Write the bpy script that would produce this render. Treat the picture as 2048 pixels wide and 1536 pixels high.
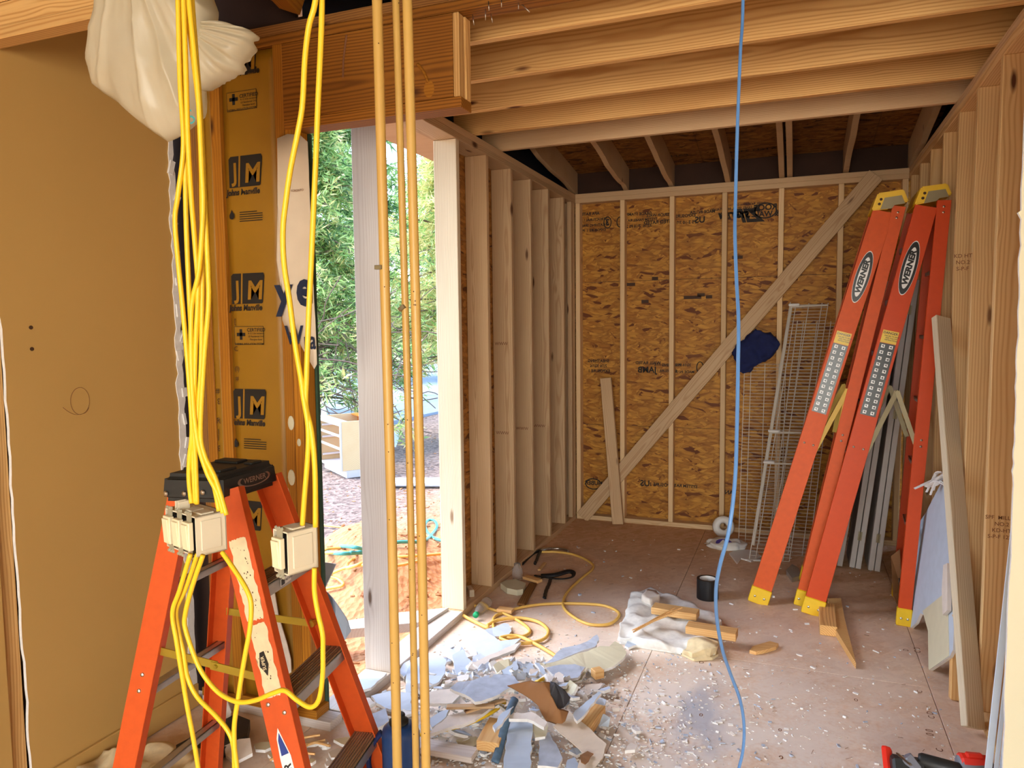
import bpy, bmesh, math, random
from mathutils import Vector, Matrix, noise as mnoise
random.seed(7)
S = bpy.context.scene
for o in list(bpy.data.objects): bpy.data.objects.remove(o)
COL = S.collection
V = Vector
def lin(c):
    c /= 255.0
    return c/12.92 if c <= .04045 else ((c+.055)/1.055)**2.4
def C(r, g, b, a=1): return (lin(r), lin(g), lin(b), a)
# ------------------------------------------------------------------ camera, world, sun, exposure
EYE = V((0, 0, 1.65)); FPX = 1465.0
ROT = Matrix(((0.93247971, -0.01674334, 0.36083412), (0.36104795, 0.07424009, -0.92958743), (-0.01122396, 0.99709983, 0.07527252)))
cd = bpy.data.cameras.new('camera'); cam = bpy.data.objects.new('camera', cd); COL.objects.link(cam)
cd.sensor_width = 36; cd.lens = 36*FPX/2048; cd.clip_start = .02; cd.clip_end = 300
cam.matrix_world = Matrix.Translation(EYE) @ ROT.to_4x4()
S.camera = cam
w = bpy.data.worlds.new('world'); S.world = w; w.use_nodes = True
nt = w.node_tree; bg = nt.nodes['Background']
sky = nt.nodes.new('ShaderNodeTexSky'); sky.sky_type = 'NISHITA'; sky.sun_disc = False
sky.sun_elevation = math.radians(55); sky.sun_rotation = math.radians(-105)
sky.air_density = 1.0; sky.dust_density = 1.5; sky.ozone_density = 1.2
nt.links.new(sky.outputs[0], bg.inputs[0]); bg.inputs[1].default_value = 0.95
def lamp(name, kind, energy, color, loc, direction, **kw):
    d = bpy.data.lights.new(name, kind); d.energy = energy; d.color = color
    for k, v in kw.items(): setattr(d, k, v)
    o = bpy.data.objects.new(name, d); COL.objects.link(o); o.location = loc
    o.rotation_euler = V(direction).to_track_quat('-Z', 'Y').to_euler()
    return o
lamp('sun_light', 'SUN', 2.6, (1, .93, .82), (-8, -4, 9), (.30, .10, -.95), angle=.012)
# added area lamp by the unseen window behind the camera, fills the room
lamp('rear_fill_light', 'AREA', 200, (1.0, .93, .82), (.3, -3.3, 1.6), (-.05, 1, -.38), shape='RECTANGLE', size=3.4, size_y=2.1)
vs = S.view_settings; vs.view_transform = 'Standard'; vs.look = 'None'; vs.gamma = 1; vs.use_curve_mapping = False
vs.exposure = 0.42
# ------------------------------------------------------------------ placing helpers
def ray(u, v): return ROT @ V((u-1024, -(v-768), -FPX))
def at(u, v, x=None, y=None, z=None):
    """point of the room on the given plane seen in that direction"""
    r = ray(u, v)
    ax, val = (0, x) if x is not None else (1, y) if y is not None else (2, z)
    return EYE + r*((val-EYE[ax])/r[ax])
def at_plane(u, v, p, n):
    r = ray(u, v); return EYE + r*((V(p)-EYE).dot(V(n))/r.dot(V(n)))
def pln(a, b, c): return V(a), (V(b)-V(a)).cross(V(c)-V(a)).normalized()
# ------------------------------------------------------------------ materials
def newmat(name):
    m = bpy.data.materials.new(name); m.use_nodes = True
    return m, m.node_tree, m.node_tree.nodes['Principled BSDF']
class N:
    """tiny node-graph writer"""
    def __init__(s, nt): s.nt = nt
    def n(s, t, **kw):
        x = s.nt.nodes.new(t)
        for k, v in kw.items(): setattr(x, k, v)
        return x
    def put(s, sock, val):
        if isinstance(val, bpy.types.NodeSocket): s.nt.links.new(val, sock)
        else: sock.default_value = val
    def math(s, op, a, b=0.0, c=None):
        x = s.n('ShaderNodeMath', operation=op); s.put(x.inputs[0], a); s.put(x.inputs[1], b)
        if c is not None: s.put(x.inputs[2], c)
        return x.outputs[0]
    def vmath(s, op, a, b):
        x = s.n('ShaderNodeVectorMath', operation=op); s.put(x.inputs[0], a); s.put(x.inputs[1], b); return x.outputs[0]
    def mix(s, f, a, b, mode='MIX'):
        x = s.n('ShaderNodeMix', data_type='RGBA', blend_type=mode)
        s.put(x.inputs[0], f); s.put(x.inputs[6], a); s.put(x.inputs[7], b); return x.outputs[2]
    def rng(s, v, a, b, c=0.0, d=1.0):
        x = s.n('ShaderNodeMapRange'); s.put(x.inputs[0], v)
        for i, q in enumerate((a, b, c, d)): x.inputs[i+1].default_value = q
        return x.outputs[0]
    def noise(s, vec, scale, detail=2, rough=.5):
        x = s.n('ShaderNodeTexNoise'); s.put(x.inputs['Vector'], vec); x.inputs['Scale'].default_value = scale
        x.inputs['Detail'].default_value = detail; x.inputs['Roughness'].default_value = rough; return x
    def voro(s, vec, scale=1, feature='F1', rnd=1):
        x = s.n('ShaderNodeTexVoronoi', feature=feature); s.put(x.inputs['Vector'], vec); x.inputs['Scale'].default_value = scale
        x.inputs['Randomness'].default_value = rnd; return x
    def mapping(s, vec, scale=(1, 1, 1), rot=(0, 0, 0), loc=(0, 0, 0)):
        x = s.n('ShaderNodeMapping'); s.put(x.inputs[0], vec); x.inputs['Scale'].default_value = scale
        x.inputs['Rotation'].default_value = rot; x.inputs['Location'].default_value = loc; return x.outputs[0]
    def bump(s, bsdf, h, strength=.3, dist=.002):
        x = s.n('ShaderNodeBump'); s.put(x.inputs['Height'], h); x.inputs['Strength'].default_value = strength
        x.inputs['Distance'].default_value = dist; s.nt.links.new(x.outputs[0], bsdf.inputs['Normal'])
def plain(name, col, rough=.5, metal=0, var=.06, scale=20, spec=.5, coat=0):
    m, nt, b = newmat(name); g = N(nt)
    tc = g.n('ShaderNodeTexCoord').outputs['Object']
    nz = g.noise(tc, scale, 4).outputs[0]
    dark = tuple(c*(1-var*2.2) for c in col[:3])+(1,)
    lite = tuple(min(1, c*(1+var)) for c in col[:3])+(1,)
    g.put(b.inputs['Base Color'], g.mix(nz, dark, lite))
    b.inputs['Roughness'].default_value = rough; b.inputs['Metallic'].default_value = metal
    b.inputs['Specular IOR Level'].default_value = spec
    if coat: b.inputs['Coat Weight'].default_value = coat
    return m
def wood(name, light, dark, knot=None, ring=.0075, amt=.75, knots=1.0, rough=.62, tone=.16):
    m, nt, b = newmat(name); g = N(nt)
    tc = g.n('ShaderNodeTexCoord').outputs['Object']
    rnd = g.n('ShaderNodeObjectInfo').outputs['Random']
    r2 = g.math('FRACT', g.math('MULTIPLY', rnd, 37.77))
    cx = g.n('ShaderNodeCombineXYZ')
    g.put(cx.inputs[0], g.math('MULTIPLY', rnd, 53.0))
    p = g.vmath('ADD', tc, cx.outputs[0])
    wn = g.noise(g.mapping(p, (1.1, 5, 5)), 1.0, 3).outputs['Color']
    warp = g.vmath('MULTIPLY', g.vmath('SUBTRACT', wn, (.5, .5, .5)), (0, .045, .045))
    q = g.vmath('ADD', p, warp)
    sp = g.n('ShaderNodeSeparateXYZ'); g.put(sp.inputs[0], q)
    kv = g.voro(g.mapping(p, (2.4, 9, 5)), 1.0)
    kd = kv.outputs['Distance']
    yy = g.math('ADD', sp.outputs[1], g.math('MULTIPLY', g.math('SUBTRACT', r2, .5), .16))
    zz = g.math('ADD', sp.outputs[2], g.math('ADD', g.math('MULTIPLY', rnd, .09), .03))
    r = g.math('SQRT', g.math('ADD', g.math('MULTIPLY', yy, yy), g.math('MULTIPLY', zz, zz)))
    ks = g.rng(kd, .0, .34, 1, 0)
    r = g.math('ADD', r, g.math('MULTIPLY', g.math('MULTIPLY', ks, ks), .013*knots))
    s = g.math('SINE', g.math('MULTIPLY', r, 2*math.pi/ring))
    s = g.math('POWER', g.rng(s, -1, 1), 2.2)
    fib = g.noise(g.mapping(p, (3, 160, 160)), 1, 2).outputs[0]
    f = g.math('MULTIPLY', g.math('ADD', g.math('MULTIPLY', s, amt), g.math('MULTIPLY', g.math('SUBTRACT', fib, .45), .45)), 1.0)
    col = g.mix(f, light, dark)
    blot = g.noise(g.mapping(p, (1.5, 6, 6)), 1, 3).outputs[0]
    col = g.mix(g.rng(blot, .45, .8, 0, .3), col, dark)
    if knots:
        spc = g.n('ShaderNodeSeparateColor'); g.put(spc.inputs[0], kv.outputs['Color'])
        kf = g.math('MULTIPLY', g.rng(kd, .13, .055), g.rng(spc.outputs[0], .35, .45))
        col = g.mix(kf, col, knot or tuple(c*.35 for c in dark[:3])+(1,))
    hv = g.n('ShaderNodeHueSaturation'); g.put(hv.inputs['Color'], col)
    g.put(hv.inputs['Value'], g.rng(r2, 0, 1, 1-tone, 1+tone*.6))
    g.put(b.inputs['Base Color'], hv.outputs[0])
    b.inputs['Roughness'].default_value = rough; b.inputs['Specular IOR Level'].default_value = .3
    g.bump(b, fib, .25, .0012)
    return m
def osb(name, cols, dark, sc=1.0, ax='xz'):
    m, nt, b = newmat(name); g = N(nt)
    tc = g.n('ShaderNodeTexCoord').outputs['Object']
    if ax == 'xz': tc = g.mapping(tc, rot=(math.pi/2, 0, 0))
    if ax == 'yz': tc = g.mapping(g.mapping(tc, rot=(0, math.pi/2, 0)), rot=(0, 0, math.pi/2))
    nz = g.noise(tc, 5, 2).outputs['Color']
    tcw = g.vmath('ADD', tc, g.vmath('MULTIPLY', g.vmath('SUBTRACT', nz, (.5, .5, .5)), (.05, .05, 0)))
    col = None; hsum = None
    for k, (ang, sx, sy) in enumerate([(1.2, 11, 38), (-.9, 10, 38), (.7, 11, 42), (-.5, 9, 36), (.32, 11, 44), (-.12, 11, 44)]):
        v = g.voro(g.mapping(g.mapping(tcw, rot=(0, 0, ang)), (sx*sc, sy*sc, .02), loc=(k*3.7, k*1.9, 0)), 1)
        sp = g.n('ShaderNodeSeparateColor'); g.put(sp.inputs[0], v.outputs['Color'])
        fibre = g.noise(g.mapping(g.mapping(tcw, rot=(0, 0, ang)), (12, 260, 1)), 1, 2).outputs[0]
        c = g.mix(sp.outputs[0], cols[0], cols[1])
        c = g.mix(g.rng(sp.outputs[1], .90, .93), c, dark)
        c = g.mix(g.rng(fibre, .3, .75, .45, 0), c, dark)
        edge = g.rng(v.outputs['Distance'], .42, .75, 0, .45)
        c = g.mix(edge, c, dark)
        if col is None: col, hsum = c, sp.outputs[2]
        else:
            f = g.rng(sp.outputs[2], .52, .56)
            col = g.mix(f, col, c); hsum = g.math('MAXIMUM', hsum, g.math('MULTIPLY', f, sp.outputs[2]))
    g.put(b.inputs['Base Color'], col); b.inputs['Roughness'].default_value = .6; b.inputs['Specular IOR Level'].default_value = .35
    g.bump(b, hsum, .35, .002)
    return m
M = {}
M['spruce'] = wood('spruce_lumber', C(214, 182, 140), C(178, 134, 90), C(96, 58, 30), ring=.0065, amt=.55)
M['spruce_lit_back'] = wood('brightened_back_spruce', C(236, 204, 156), C(204, 160, 108), C(120, 76, 40), ring=.0065, amt=.5)  # lighter spruce copy, stands in for light missing at the back wall
M['spruce_pale'] = wood('pale_spruce_lumber', C(226, 212, 184), C(186, 160, 122), C(120, 84, 52), ring=.0065, amt=.55)
M['pine'] = wood('yellow_pine_lumber', C(226, 182, 116), C(178, 118, 56), C(92, 46, 18), ring=.010, amt=.6)
M['pine_right'] = wood('honey_fir_lumber', C(230, 194, 138), C(194, 142, 84), C(92, 50, 22), ring=.011, amt=.6)
M['aged'] = wood('aged_warm_lit_lumber', C(158, 100, 30), C(100, 56, 10), C(70, 32, 8), ring=.011, amt=.75, tone=.12)  # old lumber; its orange also holds the warm lighting near the header
M['aged_stud'] = wood('aged_warm_lit_stud', C(180, 118, 30), C(132, 74, 12), C(70, 36, 8), ring=.010, amt=.5)  # old studs, warm lighting mixed into the amber
M['grey_wood'] = wood('dusty_grey_lumber', C(214, 206, 198), C(176, 160, 146), C(110, 90, 74), ring=.009, amt=.28)
M['dark_wood'] = wood('dark_old_lumber', C(150, 104, 52), C(104, 62, 26), C(50, 26, 10), ring=.009)  # dark brown tone for framing and old wood
M['offcut'] = wood('fresh_pine_offcut', C(232, 190, 128), C(206, 140, 72), C(120, 64, 28), ring=.009, amt=.5)
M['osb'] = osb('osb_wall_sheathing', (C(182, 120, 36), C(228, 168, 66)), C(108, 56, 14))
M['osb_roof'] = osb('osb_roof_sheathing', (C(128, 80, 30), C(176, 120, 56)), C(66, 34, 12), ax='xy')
M['osb_side'] = osb('osb_side_sheathing', (C(170, 112, 44), C(214, 152, 72)), C(96, 52, 18), ax='yz')
def subfloor():
    m, nt, b = newmat('dusty_subfloor'); g = N(nt)
    tc = g.n('ShaderNodeTexCoord').outputs['Object']
    sp0 = g.n('ShaderNodeSeparateXYZ'); g.put(sp0.inputs[0], tc)
    col = None
    for k, (ang, sx, sy) in enumerate([(1.4, 12, 34), (.5, 13, 38), (2.3, 14, 40)]):
        v = g.voro(g.mapping(g.mapping(tc, rot=(0, 0, ang)), (sx, sy, .02), loc=(k*3.1, k, 0)), 1)
        sp = g.n('ShaderNodeSeparateColor'); g.put(sp.inputs[0], v.outputs['Color'])
        c = g.mix(sp.outputs[0], C(212, 164, 118), C(230, 188, 146))
        col = c if col is None else g.mix(g.rng(sp.outputs[2], .5, .55), col, c)
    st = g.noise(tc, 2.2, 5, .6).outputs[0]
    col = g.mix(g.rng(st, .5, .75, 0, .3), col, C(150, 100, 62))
    # plaster dust round the heap, extended and whitened to carry brighter near-floor light
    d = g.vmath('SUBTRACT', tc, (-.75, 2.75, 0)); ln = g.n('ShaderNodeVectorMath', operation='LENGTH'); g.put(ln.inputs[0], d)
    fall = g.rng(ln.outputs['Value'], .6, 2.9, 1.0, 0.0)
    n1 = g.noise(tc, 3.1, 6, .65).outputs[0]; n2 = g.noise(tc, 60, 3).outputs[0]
    dust_light = g.math('MULTIPLY', g.rng(g.math('ADD', g.math('MULTIPLY', n1, .9), g.math('MULTIPLY', n2, .35)), .28, .66), fall)
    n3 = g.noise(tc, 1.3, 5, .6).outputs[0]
    dust_light = g.math('MAXIMUM', dust_light, g.math('MULTIPLY', g.rng(n3, .5, .7, 0, .35), g.rng(ln.outputs['Value'], 1.5, 3.2, 1, 0)))
    col = g.mix(g.math('MULTIPLY', dust_light, .85), col, C(242, 234, 224))
    specks = g.voro(tc, 42); s2 = g.rng(specks.outputs['Distance'], .12, .06)
    spc = g.n('ShaderNodeSeparateColor'); g.put(spc.inputs[0], specks.outputs['Color'])
    col = g.mix(g.math('MULTIPLY', s2, g.rng(spc.outputs[0], .72, .75)), col, C(238, 234, 230))
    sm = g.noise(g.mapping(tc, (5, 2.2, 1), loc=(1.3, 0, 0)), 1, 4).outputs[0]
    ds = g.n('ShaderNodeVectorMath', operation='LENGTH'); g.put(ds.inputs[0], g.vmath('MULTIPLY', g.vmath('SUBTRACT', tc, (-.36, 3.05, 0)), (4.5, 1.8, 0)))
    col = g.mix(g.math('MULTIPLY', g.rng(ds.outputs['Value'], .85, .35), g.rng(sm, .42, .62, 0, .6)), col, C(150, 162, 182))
    g.put(b.inputs['Base Color'], col); b.inputs['Roughness'].default_value = .75; b.inputs['Specular IOR Level'].default_value = .25
    g.bump(b, n2, .2, .001)
    return m
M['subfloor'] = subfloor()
M['tan_paint'] = plain('tan_wall_paint', C(196, 156, 88), .62, var=.03, scale=2.5)
M['cream_paint'] = plain('cream_wall_paint', C(214, 208, 178), .6, var=.03, scale=3)
M['gypsum'] = plain('gypsum_core', C(236, 234, 230), .9, var=.08, scale=60)
M['gyp_white'] = plain('white_drywall_face', C(190, 204, 220), .75, var=.06, scale=18)
M['gyp_blue'] = plain('blue_grey_drywall_back', C(184, 194, 210), .85, var=.18, scale=26)
M['gyp_tan'] = plain('olive_painted_drywall', C(212, 206, 176), .7, var=.05, scale=14)
M['gyp_cream'] = plain('dusty_cream_drywall', C(226, 216, 204), .8, var=.10, scale=22)
M['paper_brown'] = plain('brown_kraft_paper', C(150, 104, 62), .75, var=.12, scale=9)
M['paper_pale'] = plain('pale_torn_paper', C(224, 208, 186), .8, var=.10, scale=14)
M['tar'] = plain('black_tar_paper', C(52, 52, 58), .55, var=.35, scale=30)
M['kraft'] = plain('ochre_kraft_facing', C(158, 112, 18), .5, var=.07, scale=6)
M['ink'] = plain('black_ink', C(30, 24, 18), .7, var=.02)
M['ink_brown'] = plain('brown_stamp_ink', C(70, 44, 22), .7, var=.02)
M['ink_navy'] = plain('navy_print', C(22, 36, 66), .7, var=.02)
M['ink_stamp'] = plain('faded_red_brown_stamp', C(128, 84, 52), .8, var=.02)
M['ink_white'] = plain('white_print', C(235, 235, 232), .6, var=.02)
M['wrap'] = plain('white_house_wrap', C(226, 210, 186), .6, var=.06, scale=10)
M['green_edge'] = plain('green_sheathing_edge', C(44, 74, 54), .7)
M['yellow_cable'] = plain('yellow_cable_sheath', C(242, 200, 40), .42, var=.03)
M['yellow_cord'] = plain('yellow_cord_jacket', C(234, 190, 96), .5, var=.04)
M['blue_cable'] = plain('blue_cable_jacket', C(92, 140, 200), .4, var=.03)
M['cpvc'] = plain('cream_yellow_plastic_pipe', C(214, 172, 92), .38, var=.05, scale=8)
M['orange'] = plain('orange_fibreglass', C(214, 88, 32), .5, var=.08, scale=34, spec=.3)
M['red_orange'] = plain('red_orange_fibreglass', C(208, 72, 20), .46, var=.05, scale=30, spec=.3)
M['alu'] = plain('worn_aluminium', C(190, 186, 178), .4, metal=.75, var=.12)
M['tread'] = wood('dirty_ribbed_tread', C(176, 150, 118), C(110, 84, 56), ring=.006, knots=0)
M['steel'] = plain('zinc_steel', C(200, 196, 186), .32, metal=1, var=.05)
M['zinc'] = plain('pale_zinc_strap', C(176, 172, 148), .4, metal=.3)
M['brass'] = plain('brass_plated_spreader', C(196, 176, 70), .35, metal=.7, var=.08)
M['yellow_plastic'] = plain('yellow_plastic', C(238, 194, 16), .45, var=.05)
M['yellow_dusty'] = plain('dusty_yellow_spreader', C(222, 186, 70), .5, var=.06)
M['grey_metal'] = plain('grey_cap_plate', C(140, 128, 96), .45, metal=.4, var=.06)
M['black_plastic'] = plain('black_plastic', C(34, 36, 34), .5, var=.25, scale=14)
M['label_black'] = plain('black_label', C(26, 28, 28), .3, var=.02)
M['label_white'] = plain('white_label', C(236, 236, 232), .35, var=.02)
M['label_worn'] = plain('peeling_cream_label', C(236, 216, 172), .7, var=.10, scale=50)
M['label_yellow'] = plain('yellow_label', C(232, 196, 60), .4, var=.02)
M['label_blue'] = plain('blue_label', C(34, 62, 140), .4, var=.02)
M['box_plastic'] = plain('ivory_box_plastic', C(226, 214, 186), .55, var=.03)
M['switch'] = plain('ivory_switch', C(240, 226, 188), .35, var=.02)
M['white_wire'] = plain('white_coated_wire', C(214, 206, 190), .4, var=.03)
M['grey_door'] = plain('grey_painted_door', C(182, 172, 162), .5, var=.05)
M['black'] = plain('black_rubber', C(18, 18, 20), .5, var=.1)
M['navy_cloth'] = plain('navy_cloth', C(16, 30, 84), .85, var=.2, scale=30)
M['blue_plastic'] = plain('dark_blue_plastic', C(30, 62, 110), .4, var=.08)
M['fibre'] = plain('white_glass_fibre', C(240, 240, 234), .95, var=.14, scale=36)
M['fibre_tan'] = plain('cream_glass_fibre', C(232, 212, 168), .95, var=.14, scale=36)
M['pvc_trim'] = plain('pale_blue_white_trim', C(206, 224, 244), .4, var=.02)  # bluish light on the white trim strip is put into this colour
M['tool_red'] = plain('red_tool_plastic', C(228, 52, 36), .4, var=.04)
M['tool_grey'] = plain('grey_tool_plastic', C(120, 122, 132), .45, var=.05)
M['purple'] = plain('purple_print_plastic', C(70, 50, 120), .5)
M['white_plastic'] = plain('white_plastic', C(226, 222, 214), .45, var=.03)
M['green_cap'] = plain('green_cap', C(20, 170, 110), .4)
M['gravel'] = None
def glassy(name, col, alpha=.55, rough=.12):
    m, nt, b = newmat(name)
    b.inputs['Base Color'].default_value = col; b.inputs['Roughness'].default_value = rough
    b.inputs['Transmission Weight'].default_value = alpha; b.inputs['IOR'].default_value = 1.15
    return m
M['clear'] = glassy('clear_plastic', C(236, 236, 232), .85)
M['window_glass'] = glassy('window_glass', C(250, 252, 252), 1, .0)
def bagmat():
    m, nt, b = newmat('thin_white_plastic_film'); g = N(nt)
    tc = g.n('ShaderNodeTexCoord').outputs['Object']
    nz = g.noise(tc, 9, 5).outputs[0]
    g.put(b.inputs['Base Color'], g.mix(nz, C(212, 200, 168), C(232, 226, 204))); b.inputs['Roughness'].default_value = .32
    tr = g.n('ShaderNodeBsdfTranslucent'); tr.inputs[0].default_value = C(226, 216, 186)
    mx = g.n('ShaderNodeMixShader'); mx.inputs[0].default_value = .4
    out = nt.nodes['Material Output']
    nt.links.new(b.outputs[0], mx.inputs[1]); nt.links.new(tr.outputs[0], mx.inputs[2]); nt.links.new(mx.outputs[0], out.inputs[0])
    return m
M['bag'] = bagmat()
def leafmat(name, a, bcol):
    m, nt, b = newmat(name); g = N(nt)
    geo = g.n('ShaderNodeNewGeometry')
    g.put(b.inputs['Base Color'], g.mix(geo.outputs['Random Per Island'], a, bcol)); b.inputs['Roughness'].default_value = .55
    tr = g.n('ShaderNodeBsdfTranslucent'); g.put(tr.inputs[0], g.mix(geo.outputs['Random Per Island'], a, bcol))
    mx = g.n('ShaderNodeMixShader'); mx.inputs[0].default_value = .45
    nt.links.new(b.outputs[0], mx.inputs[1]); nt.links.new(tr.outputs[0], mx.inputs[2])
    nt.links.new(mx.outputs[0], nt.nodes['Material Output'].inputs[0])
    return m
M['leaf_green'] = leafmat('fresh_green_needles', C(110, 160, 80), C(206, 228, 146))
M['leaf_yellow'] = leafmat('yellowed_needles', C(184, 178, 100), C(246, 238, 178))
M['leaf_dark'] = leafmat('dark_green_needles', C(50, 88, 48), C(128, 160, 98))
M['bark'] = plain('grey_brown_bark', C(124, 106, 92), .9, var=.25, scale=12)
def groundmat():
    m, nt, b = newmat('mulch_and_red_dirt'); g = N(nt)
    tc = g.n('ShaderNodeTexCoord').outputs['Object']
    v = g.voro(g.mapping(tc, (1, 1, .3)), 26); sp = g.n('ShaderNodeSeparateColor'); g.put(sp.inputs[0], v.outputs['Color'])
    mul = g.mix(sp.outputs[0], C(78, 62, 56), C(150, 130, 120))
    n1 = g.noise(tc, .9, 4).outputs[0]
    dirt = g.mix(g.noise(tc, 12, 5).outputs[0], C(146, 92, 58), C(206, 158, 112))
    sx = g.n('ShaderNodeSeparateXYZ'); g.put(sx.inputs[0], tc)
    near = g.rng(g.math('ADD', sx.outputs[0], g.math('MULTIPLY', n1, 1.6)), -3.3, -2.4)
    g.put(b.inputs['Base Color'], g.mix(near, mul, dirt)); b.inputs['Roughness'].default_value = .95
    g.bump(b, g.math('ADD', v.outputs['Distance'], g.noise(tc, 18, 4).outputs[0]), .7, .02)
    return m
M['ground'] = groundmat()
M['asphalt'] = plain('pale_blue_grey_asphalt', C(134, 148, 166), .85, var=.08, scale=8)
M['cab_wood'] = wood('birch_cabinet_side', C(216, 192, 146), C(200, 166, 116), ring=.02, amt=.35, knots=0)
M['cab_in'] = wood('orange_cabinet_interior', C(204, 116, 42), C(180, 92, 30), ring=.02, amt=.35, knots=0)
M['cab_white'] = plain('white_cabinet_frame', C(204, 202, 198), .5, var=.02)
M['hose_green'] = plain('teal_hose', C(70, 160, 160), .45)
M['shade_dark'] = plain('shade_dark_board', C(60, 34, 18), .85, var=.2, scale=6)  # dark tone puts shade into the attic, wall gap and rafter ends
M['dark_blue'] = plain('dark_blue_membrane', C(20, 32, 52), .7)
M['white_wall'] = plain('offwhite_room_wall', C(222, 214, 196), .7, var=.03)
# ------------------------------------------------------------------ mesh helpers
def wm(o):
    return (wm(o.parent) @ o.matrix_basis) if o.parent else o.matrix_basis.copy()
def link(o, parent=None, mw=None):
    COL.objects.link(o)
    if parent is not None:
        o.parent = parent
        o.matrix_basis = wm(parent).inverted() @ (mw if mw is not None else Matrix())
    elif mw is not None: o.matrix_basis = mw
    return o
def obj(name, bm, mat, parent=None, mw=None, smooth=False, base=None):
    """link the bmesh as ONE object. mw: frame in which the bmesh is written (default: the world)"""
    if base is not None:
        bmesh.ops.translate(bm, verts=bm.verts, vec=-V(base)); mw = Matrix.Translation(V(base))
    me = bpy.data.meshes.new(name); bm.to_mesh(me); bm.free()
    for x in (mat if isinstance(mat, (list, tuple)) else [mat]): me.materials.append(x)
    if smooth:
        for p in me.polygons: p.use_smooth = True
    return link(bpy.data.objects.new(name, me), parent, mw)
def prop(o, label=None, cat=None, group=None, kind=None):
    for k, v in (('label', label), ('category', cat), ('group', group), ('kind', kind)):
        if v: o[k] = v
    return o
def thing(name, label, cat, loc=(0, 0, 0), group=None):
    o = bpy.data.objects.new(name, None); o.empty_display_size = .1
    link(o, None, Matrix.Translation(V(loc))); return prop(o, label, cat, group)
def struct(name, loc=(0, 0, 0)):
    o = bpy.data.objects.new(name, None); link(o, None, Matrix.Translation(V(loc))); return prop(o, kind='structure')
def bbox(bm, lo, hi, bev=0, mat_index=0, mx=None):
    lo = V(lo); hi = V(hi)
    r = bmesh.ops.create_cube(bm, size=1)
    vs_ = r['verts']; c = (lo+hi)/2; s = hi-lo
    for v in vs_:
        v.co = V((v.co.x*s.x, v.co.y*s.y, v.co.z*s.z))+c
        if mx is not None: v.co = mx @ v.co
    fs = {f for v in vs_ for f in v.link_faces}
    for f in fs: f.material_index = mat_index
    if bev:
        es = list({e for v in vs_ for e in v.link_edges})
        bmesh.ops.bevel(bm, geom=es, offset=bev, segments=1, affect='EDGES', profile=.5)
    return bm
def frame(a, n):
    """orthonormal frame: X along a, Z near n"""
    x = V(a).normalized(); z = (V(n)-x*V(n).dot(x)).normalized(); y = z.cross(x)
    return Matrix((x, y, z)).transposed().to_4x4()
def board(name, p0, p1, wid, thk, n, mat, parent=None, bev=.0025):
    """a stick of lumber from p0 to p1 (centre line); n = direction of its thickness"""
    p0, p1 = V(p0), V(p1); L = (p1-p0).length
    mw = Matrix.Translation((p0+p1)/2) @ frame(p1-p0, n)
    bm = bmesh.new(); bbox(bm, (-L/2, -wid/2, -thk/2), (L/2, wid/2, thk/2), bev)
    return obj(name, bm, mat, parent, mw)
def boxobj(name, lo, hi, mat, parent=None, bev=0):
    lo, hi = V(lo), V(hi); c = (lo+hi)/2
    bm = bmesh.new(); bbox(bm, lo-c, hi-c, bev); return obj(name, bm, mat, parent, Matrix.Translation(c))
def catmull(pts, sub=6):
    P = [V(p) for p in pts]; out = []
    for i in range(len(P)-1):
        a = P[max(i-1, 0)]; b = P[i]; c = P[i+1]; d = P[min(i+2, len(P)-1)]
        for k in range(sub):
            t = k/sub
            out.append(.5*((2*b)+(c-a)*t+(2*a-5*b+4*c-d)*t*t+(3*b-a-3*c+d)*t**3))
    out.append(P[-1]); return out
def tube(bm, pts, r, seg=8, flat=1.0, caps=True):
    n = len(pts); rings = []; up = V((0, 0, 1))
    t0 = (pts[1]-pts[0]).normalized(); u = t0.cross(V((0.31, .2, .93))).normalized()
    for i, p in enumerate(pts):
        t = (pts[min(i+1, n-1)]-pts[max(i-1, 0)])
        t = t.normalized() if t.length > 1e-9 else t0
        u = (u-t*u.dot(t)); u = u.normalized() if u.length > 1e-6 else t.orthogonal().normalized()
        w_ = t.cross(u); rr = r[i] if isinstance(r, (list, tuple)) else r
        rings.append([bm.verts.new(p+u*(rr*math.cos(2*math.pi*k/seg))+w_*(rr*flat*math.sin(2*math.pi*k/seg))) for k in range(seg)])
    for a, b in zip(rings, rings[1:]):
        for k in range(seg): bm.faces.new((a[k], a[(k+1) % seg], b[(k+1) % seg], b[k]))
    if caps: bm.faces.new(rings[0][::-1]); bm.faces.new(rings[-1])
    return bm
def cyl(bm, p0, p1, r, seg=12): return tube(bm, [V(p0), V(p1)], r, seg)
def lathe(bm, prof, seg=24, mx=None):
    rings = []
    for (r, z) in prof:
        rings.append([bm.verts.new((mx or Matrix()) @ V((r*math.cos(2*math.pi*k/seg), r*math.sin(2*math.pi*k/seg), z))) for k in range(seg)])
    for a, b in zip(rings, rings[1:]):
        for k in range(seg): bm.faces.new((a[k], a[(k+1) % seg], b[(k+1) % seg], b[k]))
    bm.faces.new(rings[0][::-1]); bm.faces.new(rings[-1]); return bm
def prism(bm, pts, vec, mi_face=0, mi_back=0, mi_edge=0):
    """polygon pts (3D) extruded by vec"""
    vec = V(vec); a = [bm.verts.new(V(p)) for p in pts]; b = [bm.verts.new(V(p)+vec) for p in pts]
    f = bm.faces.new(a); f.material_index = mi_face
    g = bm.faces.new(b[::-1]); g.material_index = mi_back
    n = len(a)
    for i in range(n):
        h = bm.faces.new((a[(i+1) % n], a[i], b[i], b[(i+1) % n])); h.material_index = mi_edge
    bmesh.ops.recalc_face_normals(bm, faces=bm.faces)
    return bm
_txt = {}
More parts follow.
